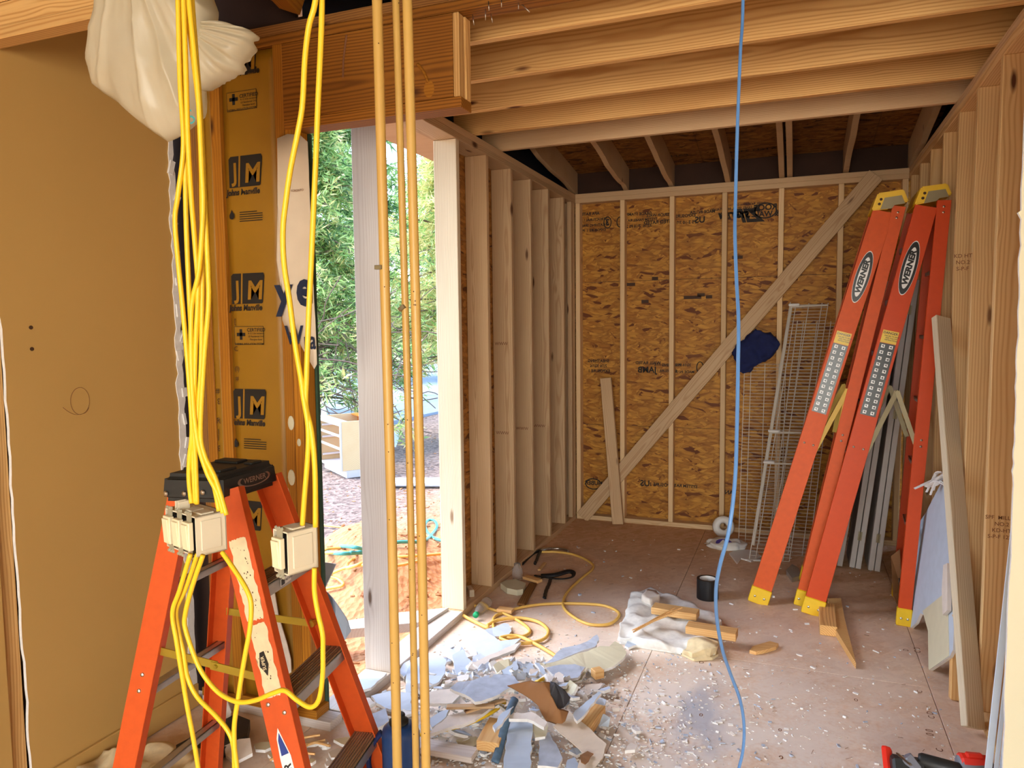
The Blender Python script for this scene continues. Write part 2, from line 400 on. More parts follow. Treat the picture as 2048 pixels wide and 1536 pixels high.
def text_mesh(s, bold=0.0, shear=0.0, spacing=1.0):
    k = (s, bold, shear, spacing)
    if k not in _txt:
        c = bpy.data.curves.new('lettering', 'FONT'); c.body = s; c.size = 1; c.offset = bold; c.shear = shear
        c.space_character = spacing; c.align_x = 'CENTER'; c.align_y = 'CENTER'; c.resolution_u = 3; c.fill_mode = 'FRONT'
        o = bpy.data.objects.new('lettering', c); me = bpy.data.meshes.new_from_object(o)
        bpy.data.objects.remove(o); _txt[k] = me
    return _txt[k]
def text(s, size, mat, mw, parent, bold=.02, shear=0, mirror=False, sx=1.0, name='lettering'):
    me = text_mesh(s, bold, shear).copy(); me.materials.clear(); me.materials.append(mat)
    f = Matrix.Diagonal((size*sx*(-1 if mirror else 1), size, size, 1))
    me.transform(f)
    return link(bpy.data.objects.new(name, me), parent, mw)
def flatpoly(bm, pts2, mw, z=0, mi=0):
    f = bm.faces.new([bm.verts.new(mw @ V((p[0], p[1], z))) for p in pts2]); f.material_index = mi; return f
def ell(a, b, n=28): return [(a*math.cos(2*math.pi*k/n), b*math.sin(2*math.pi*k/n)) for k in range(n)]
def rect2(x0, y0, x1, y1): return [(x0, y0), (x1, y0), (x1, y1), (x0, y1)]
# ================================================================== THE SETTING
XL, XR, YB = -1.755, .735, 6.03          # inner faces of the framed bay
TP = 2.77                                # top of its wall plates
PL = .038
# ---- floor
floor = struct('floor', (0, 0, 0))
xs = [-2.6, -1.862, -.662, .592, 1.8, 3.1]; ys = [-3.6, -1.2, 1.24, 3.68, 6.13]
for i in range(5):
    for j in range(4):
        x0, x1, y0, y1 = xs[i], xs[i+1], ys[j], ys[j+1]
        if i == 0 and y1 > 2.53: y1 = 2.53
        if i == 0 and y0 >= 2.5: continue
        if i == 3 and y1 > 2.6: x1 = min(x1, 1.8)
        if i == 4 and y0 > 2.6: continue
        bm = bmesh.new(); bbox(bm, (x0+.0015, y0+.0015, -.022), (x1-.0015, y1-.0015, 0), .0012)
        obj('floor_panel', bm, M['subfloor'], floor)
boxobj('floor_framing', (-1.88, 2.54, -.26), (1.7, 6.12, -.0225), M['dark_wood'], floor)
boxobj('floor_framing', (-2.62, -3.62, -.26), (3.12, 2.535, -.0225), M['dark_wood'], floor)
FT = {'C': [(560, 1155), (610, 1180)]}
for (s_, u, v, sz, rz) in [('C D', 1862, 1430, .035, 1.6), ('C', 1840, 1383, .03, 1.6), ('D', 1812, 1300, .035, 1.5), ('0 0', 1860, 1465, .04, 1.5), ('C', 1880, 1500, .035, 1.6), ('D', 1403, 1325, .035, .1), ('0', 1402, 1430, .035, 0),
                          ('0', 1560, 1460, .03, 0), ('0', 1562, 1515, .035, 0), ('C D', 1835, 1300, .04, 1.5), ('0', 1712, 1400, .035, 0)]:
    p = at(u, v, z=.0006); text(s_, sz, M['ink_stamp'], Matrix.Translation(p) @ Matrix.Rotation(rz, 4, 'Z'), floor, .005, name='stamp')
# ---- framed left wall
STUDL = [3.715, 4.13, 4.54, 4.92, 5.31, 5.70]
wl = struct('wall_left', (XL-.07, 4.3, 0))
xm = XL-.07
def stud(name, x, y, z0, z1, mat, par, wid=.14, along='x', thk=.038):
    n = (0, 1, 0) if along == 'x' else (1, 0, 0)
    return board(name, (x, y, z0), (x, y, z1), wid, thk, n, mat, par)
board('bottom_plate', (xm, 2.53, .019), (xm, 3.70, .019), .14, PL, (0, 0, 1), M['grey_wood'], wl)
board('bottom_plate', (xm, 3.7005, .019), (xm, 6.02, .019), .14, PL, (0, 0, 1), M['spruce'], wl)
board('top_plate', (xm, 2.525, TP-.057), (xm, 6.12, TP-.057), .14, PL, (0, 0, 1), M['spruce'], wl)
board('top_plate', (xm, 2.525, TP-.019), (xm, 6.12, TP-.019), .14, PL, (0, 0, 1), M['spruce'], wl)
stud('stud', xm, 2.92, PL, TP-.077, M['grey_wood'], wl)
stud('stud', xm, STUDL[0]+.019, PL, TP-.077, M['spruce_pale'], wl)
for y in STUDL[1:]: stud('stud', xm, y+.019, PL, TP-.077, M['spruce'], wl)
stud('corner_stud', xm, 6.005, PL, TP-.077, M['spruce'], wl, thk=.038)
stud('corner_stud', XL-.02, 5.95, PL, TP-.077, M['spruce'], wl, wid=.038, thk=.06)
for y0, y1 in ((STUDL[0]+.045, 4.95), (4.953, 6.13)):
    for z0, z1 in ((-.25, .97), (.973, 2.19), (2.193, 2.83)):
        boxobj('sheathing_panel', (XL-.155, y0, z0), (XL-.1415, y1, z1), M['osb_side'], wl)
for zz, yy in ((1.55, 4.57), (.95, 4.57), (.93, 4.95), (.9, 5.33)):
    text('WWW', .03, M['ink_stamp'], Matrix.Translation((XL-.08, yy-.031, zz)) @ Matrix.Rotation(math.pi/2, 4, 'X'), wl, .01, name='stamp')
# ---- back wall
wb = struct('wall_back', ((XL+XR)/2, YB, 0))
yb = YB+.0445
board('bottom_plate', (XL+.002, yb, .019), (XR+.138, yb, .019), .089, PL, (0, 0, 1), M['spruce_lit_back'], wb)
boxobj('seam_light_stop', (-1.93, YB+.1045, -.25), (.93, YB+.108, TP), M['dark_blue'], wb)  # unseen sheet added behind the panels to stop light at their seams
board('top_plate', (XL+.002, yb, TP-.057), (XR+.138, yb, TP-.057), .089, PL, (0, 0, 1), M['spruce'], wb)
board('top_plate', (XL+.002, yb, TP-.019), (XR+.138, yb, TP-.019), .089, PL, (0, 0, 1), M['spruce'], wb)
for x in (XL+.022, -1.37+.019, -.966+.019, -.559+.019, -.142+.019, .275+.019, XR-.02):
    stud('stud', x, yb, PL+.0005, TP-.0765, M['spruce_lit_back'], wb, .089, 'y')
BSX = [-1.9, -.95, .27, 1.0]
for z0, z1 in ((-.25, .815), (.818, 2.035), (2.038, TP)):
    for x0, x1 in ((-1.91, -.54), (-.537, .9)):
        boxobj('sheathing_panel', (x0, YB+.0895, z0), (x1, YB+.104, z1), M['osb'], wb)
yp = YB+.0885
def bprint(s_, u, v, sz, mat='ink', mir=True, bold=.03, rz=0, shear=0):
    p = at(u, v, y=yp)
    return text(s_, sz*1.15, M[mat], Matrix.Translation(p) @ Matrix.Rotation(math.pi/2, 4, 'X') @ Matrix.Rotation(rz, 4, 'Z'), wb, bold, shear, mirror=mir, name='print')
for s_, u, v, sz in [('STRUCTURAL I RATED', 1179, 440, .026), ('SHEATHING SPAN 32/16', 1180, 451, .026), ('EXPOSURE 1  PS 2-10', 1180, 461, .026), ('APA RATED', 1178, 428, .03),
                     ('GRADE STAMP', 1278, 428, .028), ('SYSTEM PANEL RATED', 1278, 440, .026), ('32/16  7/16 PS 2', 1278, 452, .028),
                     ('EXTERIOR WALL', 1322, 430, .028), ('TESTED RATED', 1320, 444, .034), ('EXPOSURE 1', 1367, 432, .03), ('PS 2-10 7/16', 1370, 445, .03), ('MADE IN USA', 1405, 424, .028), ('US', 1400, 440, .06),
                     ('THIS PANEL SHALL BE INSTALLED', 1470, 417, .022), ('SEE INSTALLATION MANUAL', 1480, 425, .022), ('PANEL RATING 16 OC', 1500, 408, .02),
                     ('SHEATHING', 1197, 722, .03), ('7/16 32/16', 1197, 732, .03), ('EXPOSURE 1', 1198, 742, .03),
                     ('JAMB', 1294, 740, .06), ('WALL RATED', 1296, 726, .03), ('SHEATHING 7/16', 1336, 730, .026), ('EXPOSURE 1', 1334, 742, .026), ('32/16 PS 2', 1366, 730, .026), ('MADE IN USA', 1366, 744, .026),
                     ('US', 1290, 967, .06), ('EXPOSURE 1', 1325, 970, .034), ('SYSTEM RATED', 1366, 972, .03), ('PANEL', 1455, 985, .04)]:
    bprint(s_, u, v, sz)
bprint('ZIP', 1500, 432, .12, 'ink', True, .05, 0, .3); bprint('SYSTEM', 1470, 431, .06, 'ink', True, .03, 0, .3)
def ring_print(u, v, a, b_, t=.012, mat='ink'):
    p = at(u, v, y=yp); bm = bmesh.new(); n = 36
    o_ = [bm.verts.new((a*math.cos(2*math.pi*k/n), 0, b_*math.sin(2*math.pi*k/n))) for k in range(n)]
    i_ = [bm.verts.new(((a-t)*math.cos(2*math.pi*k/n), 0, (b_-t)*math.sin(2*math.pi*k/n))) for k in range(n)]
    for k in range(n): bm.faces.new((o_[k], o_[(k+1) % n], i_[(k+1) % n], i_[k]))
    obj('print', bm, M[mat], wb, Matrix.Translation(p))
ring_print(1531, 421, .085, .062, .010)
bprint('ROOF', 1531, 415, .055, 'ink', True, .03); bprint('& WALL', 1531, 428, .05, 'ink', True, .03)
ring_print(1215, 445, .035, .05, .008); ring_print(1240, 444, .03, .045, .008); bprint('3', 1215, 445, .06)
ring_print(1187, 968, .075, .05, .010); bprint('HUBER', 1187, 966, .045, 'ink', True, .03)
ring_print(1400, 735, .03, .05, .008)
for (u, v, w_) in [(1262, 569, .07), (1385, 595, .14), (1402, 590, .06), (1418, 594, .05), (1310, 557, .05), (1475, 515, .08), (1290, 603, .06)]:
    p = at(u, v, y=yp); bm = bmesh.new(); flatpoly(bm, rect2(-w_/2, -.012, w_/2, .014), Matrix.Translation(p) @ Matrix.Rotation(math.pi/2, 4, 'X')); obj('dark_strand', bm, M['ink_brown'], wb)
# ---- right wall
STUDR = [2.64, 3.05, 3.44, 3.86, 4.27, 4.68, 5.09, 5.50, 5.90]
wr = struct('wall_right', (XR+.07, 4.3, 0)); xm2 = XR+.07
board('bottom_plate', (xm2, 2.53, .019), (xm2, 6.02, .019), .14, PL, (0, 0, 1), M['pine_right'], wr)
board('top_plate', (xm2, 2.53, TP-.057), (xm2, 6.02, TP-.057), .14, PL, (0, 0, 1), M['pine_right'], wr)
board('top_plate', (xm2, 2.53, TP-.019), (xm2, 6.02, TP-.019), .14, PL, (0, 0, 1), M['spruce'], wr)
for y in STUDR: stud('stud', xm2, y+.019, PL, TP-.0765, M['pine_right'], wr)
for y0, y1 in ((2.53, 4.28), (4.283, 6.03)):
    boxobj('sheathing_panel', (XR+.1415, y0, -.25), (XR+.155, y1, 2.83), M['osb_side'], wr)
def rstamp(u, v, y, lines, sz):
    p0 = at(u, v, y=y-.0012)
    for k, s_ in enumerate(lines):
        text(s_, sz, M['ink_stamp'], Matrix.Translation(p0-V((0, 0, k*sz*1.2))) @ Matrix.Rotation(math.pi/2, 4, 'X'), wr, .01, name='stamp')
rstamp(2004, 1036, 3.44, ('SPF  MILL 12', 'NO.2', 'KD-HT', 'S-P-F 1234'), .022)
rstamp(1926, 512, 3.86, ('KD HT', 'NO.2', 'S-P-F'), .024)
# ---- old partition: insulated stretch at left with the cut header
YW = 2.43
wo = struct('wall_front_left', (-2.1, YW, 0))
def X_(u, v=850, y=YW): return at(u, v, y=y).x
xa = X_(412)
board('stud', ((X_(404)+X_(415))/2, YW+.0445, .077), ((X_(404)+X_(415))/2, YW+.0445, TP), X_(415)-X_(404), .089, (0, 1, 0), M['dark_wood'], wo)
board('bottom_plate', (-2.44, YW+.0445, .019), (-1.765, YW+.0445, .019), .089, PL, (0, 0, 1), M['grey_wood'], wo)
board('bottom_plate', (-2.44, YW+.0445, .057), (-1.83, YW+.0445, .057), .089, PL, (0, 0, 1), M['aged_stud'], wo)
for z in (TP+.019, TP+.0575): board('top_plate', (-2.45, YW+.0445, z), (1.9, YW+.0445, z), .089, PL, (0, 0, 1), M['aged'] if z < 2.8 else M['dark_wood'], wo)
for u0, u1, mt in ((416, 431, 'aged_stud'), (446, 463, 'aged_stud')):
    board('stud', ((X_(u0)+X_(u1))/2, YW+.0445, .077), ((X_(u0)+X_(u1))/2, YW+.0445, TP), X_(u1)-X_(u0)+.004, .089, (0, 1, 0), M[mt], wo)
xc0, xc1, xc2 = X_(570), X_(588), X_(606)
board('stud', ((xc0+xc1)/2, YW+.0445, .077), ((xc0+xc1)/2, YW+.0445, TP), xc1-xc0, .089, (0, 1, 0), M['aged_stud'], wo)
board('jamb_stud', ((xc1+xc2)/2+.001, YW+.0445, .077), ((xc1+xc2)/2+.001, YW+.0445, 2.44), xc2-xc1-.002, .089, (0, 1, 0), M['aged_stud'], wo)
boxobj('sheathing', (-2.6, YW+.09, -.25), (xc2+.001, YW+.102, 2.9), M['shade_dark'], wo)  # coloured dark so the gap beside the insulation reads as shade
boxobj('sheathing_edge', (xc2+.0012, YW+.088, -.25), (xc2+.012, YW+.102, 2.44), M['green_edge'], wo)
# plaster filler blobs on the studs
for u, v, a, b_ in ((582, 846, .016, .03), (598, 885, .010, .016), (583, 955, .018, .034), (576, 990, .008, .03)):
    bm = bmesh.new(); bmesh.ops.create_uvsphere(bm, u_segments=12, v_segments=6, radius=1)
    p = at(u, v, y=YW); bmesh.ops.transform(bm, matrix=Matrix.Translation(p) @ Matrix.Diagonal((a, .004, b_, 1)), verts=bm.verts)
    obj('filler_patch', bm, M['gyp_tan'], wo, smooth=True)
# header
hz0, hz1 = 2.44, TP
xh0, xh1 = xc1, -1.125
bm = bmesh.new(); bbox(bm, (-.36, -.165+.042, -.0205), (.36, .123, .0205), .002)
def hboard(name, lo, hi, mat, bev=.002):
    lo, hi = V(lo), V(hi); c = (lo+hi)/2; bm = bmesh.new(); bbox(bm, lo-c, hi-c, bev); return obj(name, bm, M[mat], wo, Matrix.Translation(c))
bm.free()
hboard('header_face', (xh0, YW, hz0+.038), (xh1-.03, YW+.038, hz1-.002), 'aged')
hboard('header_face', (xh0, YW+.051, hz0+.038), (xh1-.03, YW+.089, hz1-.002), 'aged')
hboard('header_sill', (xh0, YW, hz0), (xh1, YW+.089, hz0+.037), 'aged')
for y0_, x1_ in ((YW+.021, xh1-.005), (YW+.068, xh1)): board('header_end', ((xh1-.029+x1_)/2, y0_, hz0+.038), ((xh1-.029+x1_)/2, y0_, hz1-.002), .042, x1_-xh1+.029, (1, 0, 0), M['pine'], wo)
for u, v, a, b_ in ((858, 178, .035, .05),):
    bm = bmesh.new(); flatpoly(bm, ell(a*.6, b_*.6), Matrix.Translation(at(u, v, y=YW-.001)) @ Matrix.Rotation(math.pi/2, 4, 'X')); obj('glue_smear', bm, M['aged_stud'], wo)
def pts_tube(name, pts, r, mat, par, seg=6):
    bm = bmesh.new(); tube(bm, pts, r, seg); return obj(name, bm, M[mat], par, smooth=True)
pts_tube('glue_smear', catmull([at(u, v, y=YW-.001) for u, v in ((693, 70), (690, 95), (687, 120), (686, 155))]), .004, 'ink_stamp', wo)
pts_tube('glue_smear', catmull([at(u, v, y=YW-.001) for u, v in ((835, 128), (848, 145), (856, 165))]), .006, 'aged_stud', wo)
# bent nails under the old plate
for u, v, du, dv in ((945, 30, 3, 20), (971, 18, 0, 22), (977, 5, 1, 16), (981, 27, 4, 18), (1003, 0, 0, 14), (1037, 5, 0, 13), (1043, 10, 16, 14)):
    a = at(u, v, z=TP); b_ = at(u+du, v+dv, y=a.y); pts_tube('nail', [a+V((0, 0, .004)), b_], .0018, 'steel', wo)
# kraft-faced insulation
def sheet(name, x0, x1, z0, z1, y, mat, par, nx=8, nz=60, amp=.004, thk=.004, bulge=.006):
    bm = bmesh.new(); g = []
    for j in range(nz+1):
        row = []
        for i in range(nx+1):
            s_, t_ = i/nx, j/nz; x = x0+(x1-x0)*s_; z = z0+(z1-z0)*t_
            d = bulge*math.sin(math.pi*s_)+amp*mnoise.noise(V((x*9, z*5, y)))+amp*.5*mnoise.noise(V((x*30, z*20, 3)))
            row.append(bm.verts.new((x, y-d, z)))
        g.append(row)
    for j in range(nz):
        for i in range(nx): bm.faces.new((g[j][i], g[j][i+1], g[j+1][i+1], g[j+1][i]))
    r = bmesh.ops.extrude_face_region(bm, geom=bm.faces[:])
    bmesh.ops.translate(bm, verts=[v for v in r['geom'] if isinstance(v, bmesh.types.BMVert)], vec=(0, thk, 0))
    bmesh.ops.recalc_face_normals(bm, faces=bm.faces)
    return obj(name, bm, mat, par, smooth=True)
batt = sheet('insulation_batt', X_(464), X_(567), .08, TP-.003, YW+.02, M['kraft'], wo)
flange = sheet('insulation_flange', X_(431), X_(447), .08, TP-.003, YW+.006, M['kraft'], wo, nx=3, bulge=.002)
boxobj('insulation_core', (X_(466), YW+.03, .08), (X_(565), YW+.088, TP-.01), M['fibre_tan'], wo)
def kprint(s_, u, v, sz, bold=.02, shear=0, mat='ink', y=YW+.012, rz=0, par=batt, sx=1, roll=0):
    return text(s_, sz, M[mat], Matrix.Translation(at(u, v, y=y)) @ Matrix.Rotation(math.pi/2, 4, 'X') @ Matrix.Rotation(rz, 4, 'Z'), par, bold, shear, sx=sx, name='print')
def kshape(polys, u, v, mat='ink', y=YW+.011, par=batt, k=1.0):
    bm = bmesh.new(); mw = Matrix.Translation(at(u, v, y=y)) @ Matrix.Rotation(math.pi/2, 4, 'X')
    for p in polys: flatpoly(bm, [(a*k, b_*k) for a, b_ in p], mw)
    return obj('print', bm, M[mat], par)
def jm_logo(u, v, k=1.0, full=True):
    # dark rounded blocks with the two letters left out in the kraft colour
    W_, H_ = .17*k, .125*k
    blk = [(-.5, -.5), (-.40, -.5), (.40, -.5), (.43, -.46), (.5, .40), (.47, .5), (-.44, .5), (-.5, .42)]
    kshape([[(a*W_, b_*H_) for a, b_ in blk]], u, v)
    kprint('J', u-21, v+4, .10*k, .02, 0, 'kraft', YW+.0095, sx=.95); kprint('M', u+13, v+5, .105*k, .03, .1, 'kraft', YW+.0095, sx=.98)
    kshape([[(-.012, -.5*H_), (-.004, -.5*H_), (.004, .5*H_), (-.004, .5*H_)]], u-11, v, 'kraft', YW+.0100)
for u, v, k in ((481, 118, .95), (491, 342, 1), (496, 577, 1), (500, 808, 1), (493, 1030, 1)):
    jm_logo(u, v, k)
for u, v in ((484, 145), (486, 384), (491, 616), (497, 846)):
    kprint('Johns Manville', u, v, .034, .035, .15, sx=.86)
for u, v in ((483, 201), (498, 671)):
    kshape([rect2(-.075, -.038, .075, .038)], u, v, 'ink', YW+.0113); kshape([rect2(-.073, -.036, .073, .036)], u, v, 'kraft', YW+.0108)
    kshape([rect2(-.022, -.007, .022, .007), rect2(-.007, -.022, .007, .022)], u-16, v-2, 'ink', YW+.0100)
    kprint('CERTIFIED', u+14, v-11, .020, .02, 0, y=YW+.0100)
    for q, s_ in enumerate(('R-13 3.5in insulation', 'US Residential Only', 'Fiberglass faced')): kprint(s_, u+14, v-4+q*6, .010, .01, 0, y=YW+.0100)
    kprint('THERMAL INSULATION SYSTEM', u, v+17, .0105, .02, 0, y=YW+.0100)
for u, v in ((496, 431), (504, 887)):
    for q in range(5): kshape([rect2(-.058, -.0018, .058 if q else .03, .0018)], u+6, v-8+q*4.5)
    kshape([[(-.012, -.012), (-.014, .0), (-.006, .012), (0, .024), (.004, .012), (.012, .004), (.012, -.008), (.004, -.016), (-.004, -.016)]], u-32, v)
for s_, u, v in (('#', 435, 782), ('3', 437, 802), ('R', 437, 842), ('I', 437, 864), ('1', 437, 876), ('3', 438, 896)):
    kprint(s_, u, v, .036, 0, 0, 'ink_brown', YW-.004, par=flange, rz=(math.pi if s_ in '3' else 0))
for s_, u, v in (('[', 470, 643), ('C', 472, 698), ('(I)', 474, 738), ('#', 474, 757)): kprint(s_, u, v, .030, 0, 0, 'ink_brown')
# torn house wrap hanging over the jamb
def wavy_poly(name, pts2d, y, mat, par, thk=.002, amp=.006, seed=0):
    """flat outline in the XZ plane, gridded by triangulation and rippled"""
    bm = bmesh.new(); vs_ = [bm.verts.new((p[0], y, p[1])) for p in pts2d]
    f = bm.faces.new(vs_); bmesh.ops.triangulate(bm, faces=[f])
    bmesh.ops.subdivide_edges(bm, edges=bm.edges[:], cuts=3, use_grid_fill=True)
    bmesh.ops.triangulate(bm, faces=bm.faces[:]); bmesh.ops.subdivide_edges(bm, edges=bm.edges[:], cuts=1)
    for v in bm.verts: v.co.y += amp*mnoise.noise(V((v.co.x*14+seed, v.co.z*6, seed)))-abs(amp)*.6
    r = bmesh.ops.extrude_face_region(bm, geom=bm.faces[:])
    bmesh.ops.translate(bm, verts=[v for v in r['geom'] if isinstance(v, bmesh.types.BMVert)], vec=(0, thk, 0))
    bmesh.ops.recalc_face_normals(bm, faces=bm.faces)
    return obj(name, bm, mat, par, smooth=True)
yw_ = YW-.014
wpts = [(555, 277), (575, 268), (600, 270), (616, 284), (620, 400), (627, 560), (632, 640), (634, 728), (629, 738), (612, 708), (594, 676), (572, 658), (565, 640), (566, 600), (554, 520), (556, 400)]
wrap = wavy_poly('house_wrap', [(at(u, v, y=yw_).x, at(u, v, y=yw_).z) for u, v in wpts], yw_, M['wrap'], wo, amp=.005, seed=2)
text('y', .17, M['ink_navy'], Matrix.Translation(at(567, 585, y=yw_-.010)) @ Matrix.Rotation(math.pi/2, 4, 'X'), wrap, .03, name='print')
text('e', .20, M['ink_navy'], Matrix.Translation(at(608, 578, y=yw_-.010)) @ Matrix.Rotation(math.pi/2, 4, 'X'), wrap, .035, sx=.78, name='print')
text('W', .10, M['ink_navy'], Matrix.Translation(at(588, 672, y=yw_-.010)) @ Matrix.Rotation(math.pi/2, 4, 'X'), wrap, .03, sx=.8, name='print')
text('ra', .10, M['ink_navy'], Matrix.Translation(at(619, 682, y=yw_-.010)) @ Matrix.Rotation(math.pi/2, 4, 'X'), wrap, .02, sx=.7, name='print')
text('TORONTO', .012, M['ink_stamp'], Matrix.Translation(at(594, 381, y=yw_-.010)) @ Matrix.Rotation(math.pi/2, 4, 'X'), wrap, .01, name='print')
# ---- painted wall on the left, with its ragged cut edges
XP = -2.45
wp = struct('wall_near_left', (XP, .8, 0))
def ragged(name, axis, const, outline, thk, mats, par, sub=10, amp=.006, seed=1, edges=None):
    """panel with a torn outline. outline in (a,z); axis 'y' => a is Y on plane X=const, axis 'x' => a is X on plane Y=const"""
    pts = []; n = len(outline)
    for i in range(n):
        a, b_ = V(outline[i]+(0,)), V(outline[(i+1) % n]+(0,))
        k = sub if (edges is None or i in edges) else 1
        for q in range(k):
            p = a.lerp(b_, q/k); nn = V((b_.y-a.y, a.x-b_.x, 0)); nn = nn.normalized() if nn.length > 0 else nn
            if q: p = p+nn*amp*mnoise.noise(V((i*3.1+q*.9, seed*7.7, 0)))*2
            pts.append(p)
    P = [V((const, p.x, p.y)) if axis == 'y' else V((p.x, const, p.y)) for p in pts]
    bm = bmesh.new(); prism(bm, P, thk, 0, 1, 1); bmesh.ops.triangulate(bm, faces=[f for f in bm.faces if len(f.verts) > 4])
    return obj(name, bm, mats, par)
zt = 2.86
ragged('drywall_panel', 'y', XP, [(1.665, -.0+.001), (2.405, .001), (2.405, zt), (1.65, zt)], (-.0127, 0, 0), [M['tan_paint'], M['gypsum']], wp, sub=60, amp=.004, edges=(1, 3))
boxobj('drywall_panel', (XP-.0127, -.6, .001), (XP, 1.60, zt), M['tan_paint'], wp)
stud('stud', XP-.06, 1.625, .001, zt, M['pine'], wp, .089, 'x', .07)
for y in (2.0,): stud('stud', XP-.06, y, .001, zt, M['pine'], wp, .089)
boxobj('drywall_panel', (XP-.0127, -3.5, .001), (XP, -.603, zt), M['tan_paint'], wp)
ragged('torn_edge', 'y', XP+.0005, [(2.372, .02), (2.412, .02), (2.412, 2.7), (2.385, 2.7)], (.004, 0, 0), [M['gypsum'], M['gypsum']], wp, sub=70, amp=.007, seed=5, edges=(1, 3))
# torn gypsum crumbs hanging on the cut edge next to the insulation
for k in range(14):
    v = 250+k*52+random.uniform(-14, 14); p = at(random.uniform(400, 410), v, x=XP+.004)
    p = V((XP+.004, 2.405+random.uniform(-.012, .014), p.z)); bm = bmesh.new()
    bmesh.ops.create_cube(bm, size=1); bmesh.ops.transform(bm, matrix=Matrix.Translation(p) @ Matrix.Rotation(random.uniform(-.5, .5), 4, 'X') @ Matrix.Diagonal((.012, random.uniform(.012, .03), random.uniform(.02, .06), 1)), verts=bm.verts)
    obj('torn_edge', bm, M['gypsum'], wp)
for u, v in ((62, 655), (64, 698)):
    p = at(u, v, x=XP+.0008); bm = bmesh.new(); flatpoly(bm, ell(.007, .008, 10), Matrix.Translation(p) @ Matrix.Rotation(math.pi/2, 4, 'Y')); obj('screw_hole', bm, M['ink_brown'], wp)
def arc(u, v, a, b_, t0, t1): return [(u+a*math.cos(t), v+b_*math.sin(t)) for t in [t0+(t1-t0)*k/24 for k in range(25)]]
pts_tube('pencil_scribble', [at(u, v, x=XP+.0006) for u, v in arc(160, 802, 19, 27, 2.2, 8.6)], .0008, 'ink_stamp', wp, 4)
pts_tube('pencil_scribble', catmull([at(u, v, x=XP+.0006) for u, v in ((126, 815), (138, 824), (152, 829), (170, 826), (178, 815))]), .0008, 'ink_stamp', wp, 4)
bs = struct('baseboard_left', (XP, 2.0, 0))
board('base_strip', (XP+.008, 1.67, .055), (XP+.008, 2.41, .055), .10, .014, (1, 0, 0), M['tan_paint'], bs)
# ---- remaining stretch of old wall at the right, cream drywall
wq = struct('wall_front_right', (1.2, 2.42, 0))
YQ = 2.40
xq = lambda u, v: at(u, v, y=YQ).x
ol = [(xq(2010, 1450), .001), (3.0, .001), (3.0, TP), (xq(2047, 300), TP), (xq(2043, 420), at(2043, 420, y=YQ).z), (xq(2036, 430), at(2036, 425, y=YQ).z), (xq(2043, 438), at(2043, 438, y=YQ).z), (xq(2033, 800), at(2033, 800, y=YQ).z), (xq(2026, 1000), at(2026, 1000, y=YQ).z)]
ragged('drywall_panel', 'x', YQ, ol, (0, .0127, 0), [M['cream_paint'], M['gypsum']], wq, sub=14, amp=.0025, edges=(3, 6, 7, 8))
stud('stud', .66, YW+.0445, .001, TP, M['pine_right'], wq, .05, 'x', .089); stud('stud', 1.2, YW+.0445, .001, TP, M['pine_right'], wq, .038, 'x', .089)
# ---- ceiling of the bay: joists, rafters, roof boards
cl = struct('ceiling', (-.5, 4.4, TP))
JY = [2.71, 3.125, 3.548, 3.96, 4.375]
for k, y in enumerate(JY):
    board('joist', (XL-.13, y+.019, TP+.095), (XR+.13, y+.019, TP+.095), .186, .038, (0, 1, 0), M['pine'] if k < 3 else M['spruce'] if k == 4 else M['pine'], cl)
SL = .14
raf = [at(u, v, y=YB, z=None).x for u, v in ((1249, 378), (1341, 372), (1456, 360), (1567, 350), (1692, 343))]
raf = [XL-.02]+raf[:3]+[raf[3]-.012, raf[3]+.045]+[raf[4], raf[4]+.045][:1]+[XR+.02]
for k, x in enumerate(raf):
    a = V((x, YB+.09, TP+.07)); b_ = V((x, 2.60, TP+.07+SL*(YB+.09-2.60)))
    bm = bmesh.new(); n = 26; lo_, hi_ = [], []
    for i in range(n+1):   # waney lower edge
        t = i/n; p = a.lerp(b_, t); wv = .016*mnoise.noise(V((k*5.3, t*16, 0)))+.010*math.sin(t*21+k)
        if t < .02: wv = 0
        lo_.append(p+V((-.019, 0, -.07+wv))); hi_.append(p+V((-.019, 0, .12)))
    prism(bm, lo_+hi_[::-1], (.038, 0, 0)); bmesh.ops.triangulate(bm, faces=[f for f in bm.faces if len(f.verts) > 4])
    obj('rafter', bm, M['spruce'], cl, base=tuple((a+b_)/2))
for x0, x1 in ((-1.95, -.72), (-.717, .5), (.503, 1.2)):
    for y0, y1 in ((6.25, 5.0), (4.997, 3.6), (3.597, 2.3)):
        f_ = lambda y: TP+.195+SL*(YB+.09-y)
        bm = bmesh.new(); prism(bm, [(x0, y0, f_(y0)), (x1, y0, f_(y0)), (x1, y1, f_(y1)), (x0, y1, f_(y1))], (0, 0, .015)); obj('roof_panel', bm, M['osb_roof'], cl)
for u, v, s_ in ((1265, 323, 'HUBER'), (1350, 312, 'PANEL'), (1510, 300, 'RATED 24/16'), (1745, 310, 'ROOF')):
    r = ray(u, v); n_ = V((0, SL, 1)); p0 = V((0, YB+.09, TP+.192)); t = (p0-EYE).dot(n_)/r.dot(n_); p = EYE+r*t
    text(s_, .07, M['ink'], Matrix.Translation(p) @ Matrix.Rotation(math.pi-SL*0, 4, 'X') @ Matrix.Rotation(0, 4, 'Z'), cl, .02, mirror=True, name='print')
